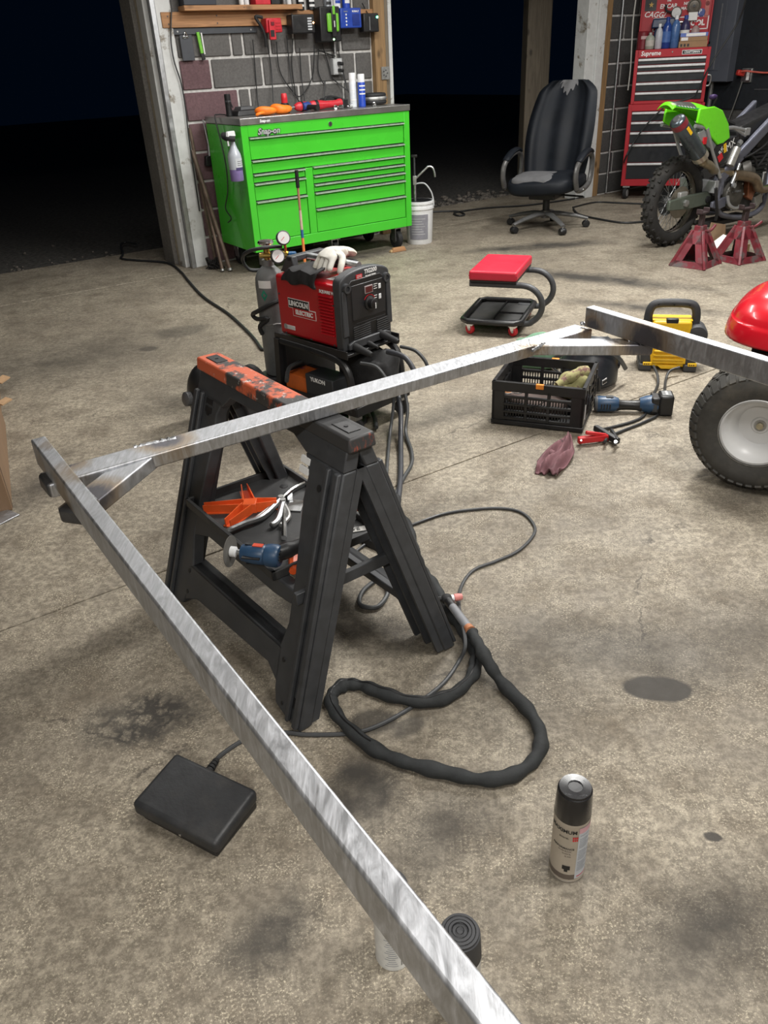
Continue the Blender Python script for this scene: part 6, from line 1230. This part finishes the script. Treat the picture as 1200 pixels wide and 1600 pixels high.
def rdr(z0, z1, x0=.042, x1=.674):
    d = MB().box(x0, x1, .004, .02, z0 + .002, z1 - .003).build('drawer', drk, rc, bevel=.001); MB().box(x0, x1, -.010, .006, z1 - .026, z1 - .006).build('handle', hbar, d, bevel=.004)
for z0, z1 in ((1.188, 1.243), (1.135, 1.188), (1.045, 1.135), (.965, 1.045), (.887, .965)): rdr(z0, z1)
for z0, z1 in ((.712, .798), (.622, .712), (.515, .622), (.345, .515), (.192, .345)): rdr(z0, z1, .034, .68)
text('lettering', 'Supreme', .052, paper, rc, (.155, -.001, 1.278), bold=.0012, shear=.12); MB().box(.445, .628, -.002, .002, 1.258, 1.293).build('badge_rim', paper, rc); MB().box(.449, .624, -.003, 0, 1.262, 1.289).build('badge', ink, rc); text('lettering', 'CRAFTSMAN', .025, paper, rc, (.537, -.0036, 1.2755), bold=.0006)
MB().cyl((.355, -.004, 1.283), (.355, 0, 1.283), .007, n=10).build('lock', chrome, rc)
MB().tube(spl([(.712, .1, .99), (.745, .1, 1.0), (.748, .1, 1.07), (.712, .1, 1.08)], 5), .008, 8).build('side_handle', zinc, rc)
for x in (.05, .66):
    for y in (.05, .35):
        c_ = MB().lathe([(.015, -.018), (.05, -.018), (.056, -.012), (.056, .012), (.05, .018), (.015, .018)], 22, (x, y, .057), (1, -.35, 0)).build('caster', black_soft, rc); MB().cyl((x - .02, y + .007, .057), (x + .02, y - .007, .057), .034, n=18).build('hubcap', M('hub silver', (.45, .45, .45), .4, .5), c_); MB().box(x - .035, x + .035, y - .035, y + .035, .112, .127).bar((x, y - .03, .06), (x, y - .03, .12), .03, .004).build('fork', steel, c_)
lid = MB().box(.02, .70, .375, .40, 1.31, 1.90).box(.02, .035, .33, .40, 1.33, 1.90).box(.685, .70, .33, .40, 1.33, 1.90).build('lid', tred, rc, bevel=.003); yl = .3742
def st_text(s, size, x, z, mt=paper, sh=0, rz=0, b_=.001): return text('sticker_lettering', s, size, mt, lid, (x, yl - .001, z), (PI / 2, rz, 0), bold=b_, shear=sh)
MB().box(.055, .165, yl - .001, yl + .002, 1.625, 1.735).build('sticker', ink, lid)
q = MB(); q.prism([(.115 + (.026 if k % 2 == 0 else .010) * math.sin(k * PI / 5), 1.675 + (.026 if k % 2 == 0 else .010) * math.cos(k * PI / 5)) for k in range(10)], yl - .0025, yl - .001); q.build('gold_star', M('star gold', (.50, .30, .05), .5), lid)
st_text('CAGG/', .065, .155, 1.592, sh=.3, rz=.06); st_text('ENCAR', .05, .28, 1.655, sh=.1); st_text('NGK', .035, .46, 1.668); st_text('MAX', .035, .44, 1.63); st_text('THE', .022, .28, 1.70); st_text('WP', .05, .56, 1.60)
for a in ((.15, .16, 1.455, 1.565), (.665, .675, 1.455, 1.565), (.15, .675, 1.557, 1.565), (.15, .675, 1.455, 1.463)): MB().box(a[0], a[1], yl - .001, yl + .002, a[2], a[3]).build('sticker_frame', paper, lid)
st_text('SNAP-ON TOOL', .062, .412, 1.508, b_=.003)
for x, z, r, mt in ((.60, 1.588, .035, M('sticker blue', (.05, .08, .28), .5)), (.645, 1.66, .02, M('sticker rose', (.45, .10, .10), .5))): MB().cyl((x, yl - .001, z), (x, yl + .002, z), r, n=20).build('round_sticker', mt, lid)
MB().box(.625, .665, yl - .001, yl + .002, 1.55, 1.70).build('faded_sticker', M('sticker faded', (.45, .13, .11), .5), lid); st_text('M', .05, .10, 1.43); st_text('Home', .045, .13, 1.42)
# things standing on the chest below the lid
TZ2 = 1.3115
def onr(name, label, cat, x, y, rz=0, grp=None): return thing(name, label, cat, RX(x, y, TZ2), AR + rz, grp)
cardm = M('brown carton', (.30, .19, .10), .75, var=.08)
o = onr('cardboard_carton', 'lower brown carton with printed front on the red chest', 'box', .54, .17); MB().box(-.125, .125, -.08, .1, 0, .05).build('carton', cardm, o, bevel=.001); 
for k in range(3): MB().box(-.11 + .03 * k, -.093 + .03 * k, -.0815, -.08, .008, .03).build('print_mark', ink, o)
o = thing('cardboard_carton', 'upper brown carton with a blue and white strip on the red chest', 'box', RX(.54, .17, TZ2 + .051), AR + .02); MB().box(-.12, .12, -.075, .095, 0, .065).build('carton', cardm, o, bevel=.001); MB().box(-.12, .12, -.0765, -.075, .035, .065).build('blue_strip', M('carton blue', (.10, .16, .45), .5), o); MB().box(-.07, .10, -.0775, -.076, .038, .062).build('white_strip', paper, o); MB().box(-.11, -.05, -.077, -.0755, .005, .03).build('label', paper, o)
def bottle(label, x, y, H, r, mt, cap, lab_m=None):
    o = onr('shop_bottle', label, 'bottle', x, y, 0, 'bottles on the red tool chest'); MB().lathe([(r * .9, 0), (r, .006), (r, H * .66), (r * .75, H * .78), (r * .38, H * .86), (r * .38, H * .9)], 20).build('body', mt, o); MB().lathe([(r * .42, H * .88), (r * .42, H), (r * .3, H * 1.01)], 14).build('cap', cap, o)
    if lab_m: q = MB(); wrap(q, -1.1, 1.1, H * .2, H * .55, r + .0008); q.build('label', lab_m, o)
dblue = M('deep blue plastic', (.012, .045, .22), .3)
bottle('squat grey-green bottle at the left of the red chest top', .135, .12, .135, .042, M('grey green', (.28, .30, .25), .5), zinc, M('label cream', (.42, .40, .36), .6))
bottle('tall pale silver bottle left of the blue bottles on the red chest', .215, .10, .20, .032, M('pale silver', (.42, .43, .47), .4), white)
bottle('wide deep blue bottle next to the silver bottle on the red chest', .285, .12, .25, .042, dblue, dblue, M('label mid blue', (.05, .12, .34), .5))
bottle('clear blue bottle behind the carton left end on the red chest', .365, .15, .26, .042, M('sky blue plastic', (.06, .13, .30), .3), white)
bottle('dark bottle with a pale label behind the middle of the cartons', .46, .31, .26, .045, M('dark violet', (.04, .035, .10), .4), M('cap blue', (.03, .06, .3), .4), paper)
bottle('small pinkish bottle behind the right end of the cartons', .56, .32, .20, .04, M('pinkish', (.36, .25, .24), .5), redp)
o = onr('red_can', 'dark red can with a pale label at the red chest left edge', 'can', .07, .18); MB().lathe([(.05, 0), (.055, .004), (.055, .14), (.045, .15)], 20).build('body', M('can dark red', (.16, .012, .02), .4), o); q = MB(); wrap(q, -.4, .9, .085, .11, .056); q.build('label', M('label pinkish', (.45, .30, .30), .5), o)
o = thing('blue_drill', 'dark blue drill body lying across bottles in front of the lid', 'drill', RX(.25, .30, 1.46), AR); MB().box(-.11, .11, -.05, .04, .02, .10, .01, .01).build('housing', M('drill navy', (.015, .03, .075), .45), o, bevel=.012); MB().tube([(-.05, 0, .03), (-.07, -.01, -.148)], .024, 10).build('handle', M('drill navy', (1, 1, 1)), o); MB().cyl((.11, 0, .06), (.17, 0, .06), .014, n=12).build('chuck', steel, o); text('lettering', 'DRILL', .022, midgrey, o, (-.02, -.052, .06))
o = thing('machined_wheel', 'grey ridged pulley wheel hung against the lid of the red chest', 'wheel', RX(.52, .35, 1.645), AR, rot=(0, 0, AR)); MB().lathe([(.012, -.012), (.05, -.012), (.062, -.006), (.062, .006), (.05, .012), (.042, .004), (.022, .008), (.012, .014)], 30, (0, 0, 0), (0, -1, 0)).build('wheel', M('pulley grey', (.16, .14, .12), .5, .4), o); MB().cyl((0, .02, 0), (0, -.02, 0), .012, n=10).build('hub', darkgrey, o); MB().box(-.04, .04, -.012, .012, -.115, -.05).build('label_block', paper, o)
o = thing('steel_pulley', 'second grey pulley left of the ridged wheel on the red chest', 'wheel', RX(.36, .34, 1.60), AR); MB().lathe([(.012, -.012), (.04, -.012), (.05, 0), (.04, .012), (.012, .012)], 24, (0, 0, 0), (0, -1, 0)).build('wheel', zinc, o); q = MB(); q.tube(spl([(-.10, .0, .07), (-.09, 0, .02), (-.04, 0, -.0), (.0, -.0, -.06), (.05, 0, -.09)], 5), .010, 8); q.build('black_hose', black_soft, o)
# white cord up the wall by the chest
q = MB(); q.tube(spl([BO * 0 + RX(-.035, .06, z) + Vector((.01 * math.sin(z * 7), 0, 0)) for z in (.98, 1.15, 1.33, 1.55, 1.8, 2.1, 2.7)], 5), .006, 6); o = q.build('pale_cord', M('pale cord', (.42, .41, .38), .6)); tag(o, 'pale cord running up along the left edge of the red chest', 'cable')
# ------------------------------------------------------------------ electrical panel and outlet on the right wall (t along the wall toward the camera)
RWA = A33 - PI / 2
def rw(name, label, cat, t_, z): p = C0 - UN * t_ - UX * .0; p = C0 + (-UN) * t_; return thing(name, label, cat, p + Vector((0, 0, z)), RWA)
ep = rw('electrical_panel', 'dark grey electrical panel on the right wall beside the red chest', 'panel', .50, 1.0); pm = M('panel grey', (.10, .11, .135), .5, var=.08, scale=5)
MB().box(-.19, .21, -.135, -.0125, 0, .95).build('box', pm, ep, bevel=.004); MB().box(-.185, .205, -.142, -.135, .005, .945).build('door', pm, ep, bevel=.002); MB().box(-.12, .10, -.146, -.142, .10, .72).build('inner_door', pm, ep, bevel=.002)
MB().box(.045, .055, -.150, -.145, .11, .66).build('hinge_strip', M('pale strip', (.20, .20, .21), .5), ep); 
for z in (.20, .55): MB().cyl((.055, -.154, z), (.055, -.145, z), .008, n=8).build('screw', M('pale strip', (1, 1, 1)), ep)
MB().box(-.07, -.03, -.148, -.145, .33, .35).build('latch', ink, ep); MB().cyl((-.02, -.04, -.55), (-.02, -.04, .0), .022, n=14).build('conduit', M('dull conduit', (.30, .30, .30), .45, .5), ep)
oe = rw('power_outlet', 'steel outlet box with an orange plug on the dark right wall', 'outlet', .86, 1.05); MB().box(-.055, .055, -.05, -.0125, -.06, .06).build('box', zinc, oe, bevel=.004); MB().box(-.05, .05, -.054, -.05, -.054, .054).build('cover_plate', steel, oe, bevel=.002); MB().bar((-.025, -.054, .015), (-.06, -.12, .03), .05, .05).build('orange_plug', M('plug orange red', (.50, .035, .025), .4), oe, bevel=.01); MB().box(.005, .035, -.056, -.053, -.04, .04).build('socket_face', paper, oe)
MB().tube(spl([(-.05, -.10, .03), (.02, -.11, .04), (.10, -.08, .03), (.22, -.05, .02), (.40, -.04, .03), (.8, -.03, .06)], 6), .008, 8).build('orange_cord', M('pink orange cord', (.55, .10, .07), .5), oe); MB().tube(spl([(-.02, -.07, -.05), (-.06, -.06, -.20), (-.12, -.05, -.40), (-.16, -.05, -.52)], 6), .006, 8).build('thin_cord', M('dull cord', (.16, .16, .15), .5), oe)
o = rw('wall_bar', 'thin grey bar fixed on the right wall below the outlet', 'bar', 1.05, .93); MB().bar((-.09, -.03, 0), (.30, -.03, .0), .012, .012).build('bar', darkgrey, o); MB().box(-.05, -.03, -.03, -.0125, -.01, .01).build('mount', zinc, o)
# black cord drooping past the panel, over the chest front and down to the floor
def atY(px, py, y): r = RT * (px - 600) + DN * (py - 800) + FW * FPX; return Vector((0, 0, CAM_H)) + r * (y / r.y)
q = MB(); q.tube(spl([atY(1172, -60, 7.9), atY(1165, 0, 8.0), atY(1150, 40, 8.1), atY(1112, 98, 8.08), atY(1093, 136, 8.14), atY(1082, 152, 8.17), atY(1055, 160, 8.2), atY(1040, 166, 8.24), atY(1010, 195, 8.30), atY(988, 226, 8.35), atY(976, 250, 8.35), P(968, 276, .06), P(960, 287, .012), P(945, 296, .010), P(925, 305, .010), P(880, 313, .010), P(820, 321, .010), P(760, 325, .010), P(712, 332, .010), P(716, 337, .010), P(726, 335, .010), P(712, 330, .010), P(674, 331, .010)], 6), .008, 8); o = q.build('drooping_cord', cable_m); tag(o, 'long black cord drooping past the panel and red chest then along the floor', 'cable')
# ------------------------------------------------------------------ cords lying on the floor
def floor_cord(label, pts, r=.007, m_=cable_m, z=None):
    b_ = P(pts[0][0], pts[0][1], 0); o = MB().tube(spl([P(x, y, z or r) - b_ for x, y in pts], 6), r, 8).build('extension_cord', m_); o.location = b_; return tag(o, label, 'cable')
floor_cord('black extension cord from the left doorway curving to the gas bottle', [(213, 381), (196, 379), (189, 383), (192, 397), (190, 404), (215, 407), (262, 411), (283, 425), (293, 437), (318, 464), (355, 489), (382, 513), (398, 530), (410, 546), (418, 540)], .009)
floor_cord('black cord squiggling right of the office chair toward the bike', [(896, 326), (905, 335), (940, 343), (975, 348), (1010, 346), (1030, 345)], .009); floor_cord('dim cord on the floor in front of the red chest', [(895, 324), (930, 316), (965, 317), (1015, 319)], .008)
# ------------------------------------------------------------------ cardboard box cut by the left edge, steel bracket at its foot
q0, q1 = P(20, 797, 0), P(4, 605, 0); bd_ = (q1 - q0); bl = bd_.length; ba = math.atan2(bd_.y, bd_.x)
cbx = thing('moving_box', 'tall brown cardboard box with torn flaps at the left edge of view', 'box', q0, ba); cm_ = M('box card', (.23, .145, .085), .8, var=.1, scale=8)
MB().box(0, bl * .62, .0, .45, 0, .30).build('carton', cm_, cbx, bevel=.003); MB().box(bl * .60, bl * 1.0, .012, .40, 0, .22).build('rear_carton', cm_, cbx, bevel=.003)
MB().bar((bl * .72, .01, .05), (bl * .74, -.035, .06), .05, .006).build('flap', M('flap card', (.50, .33, .19), .8), cbx); MB().bar((bl * .95, .01, .05), (bl * .97, -.035, .065), .06, .006).build('flap', M('flap card', (1, 1, 1)), cbx); MB().box(.02, .04, -.001, .0, .0, .29).build('box_seam', M('seam brown', (.12, .075, .045), .8), cbx)
bp = P(4, 812, 0); sb_ = thing('steel_bracket', 'bent bare steel bracket lying at the foot of the cardboard box', 'bracket', bp, -.6); MB().box(-.07, .03, -.05, .05, .0, .006).build('base', bs, sb_, bevel=.002); MB().prism([(-.07, .0), (.02, .0), (.0, .05), (-.05, .08)], -.05, -.044).build('web', bs, sb_, bevel=.002)
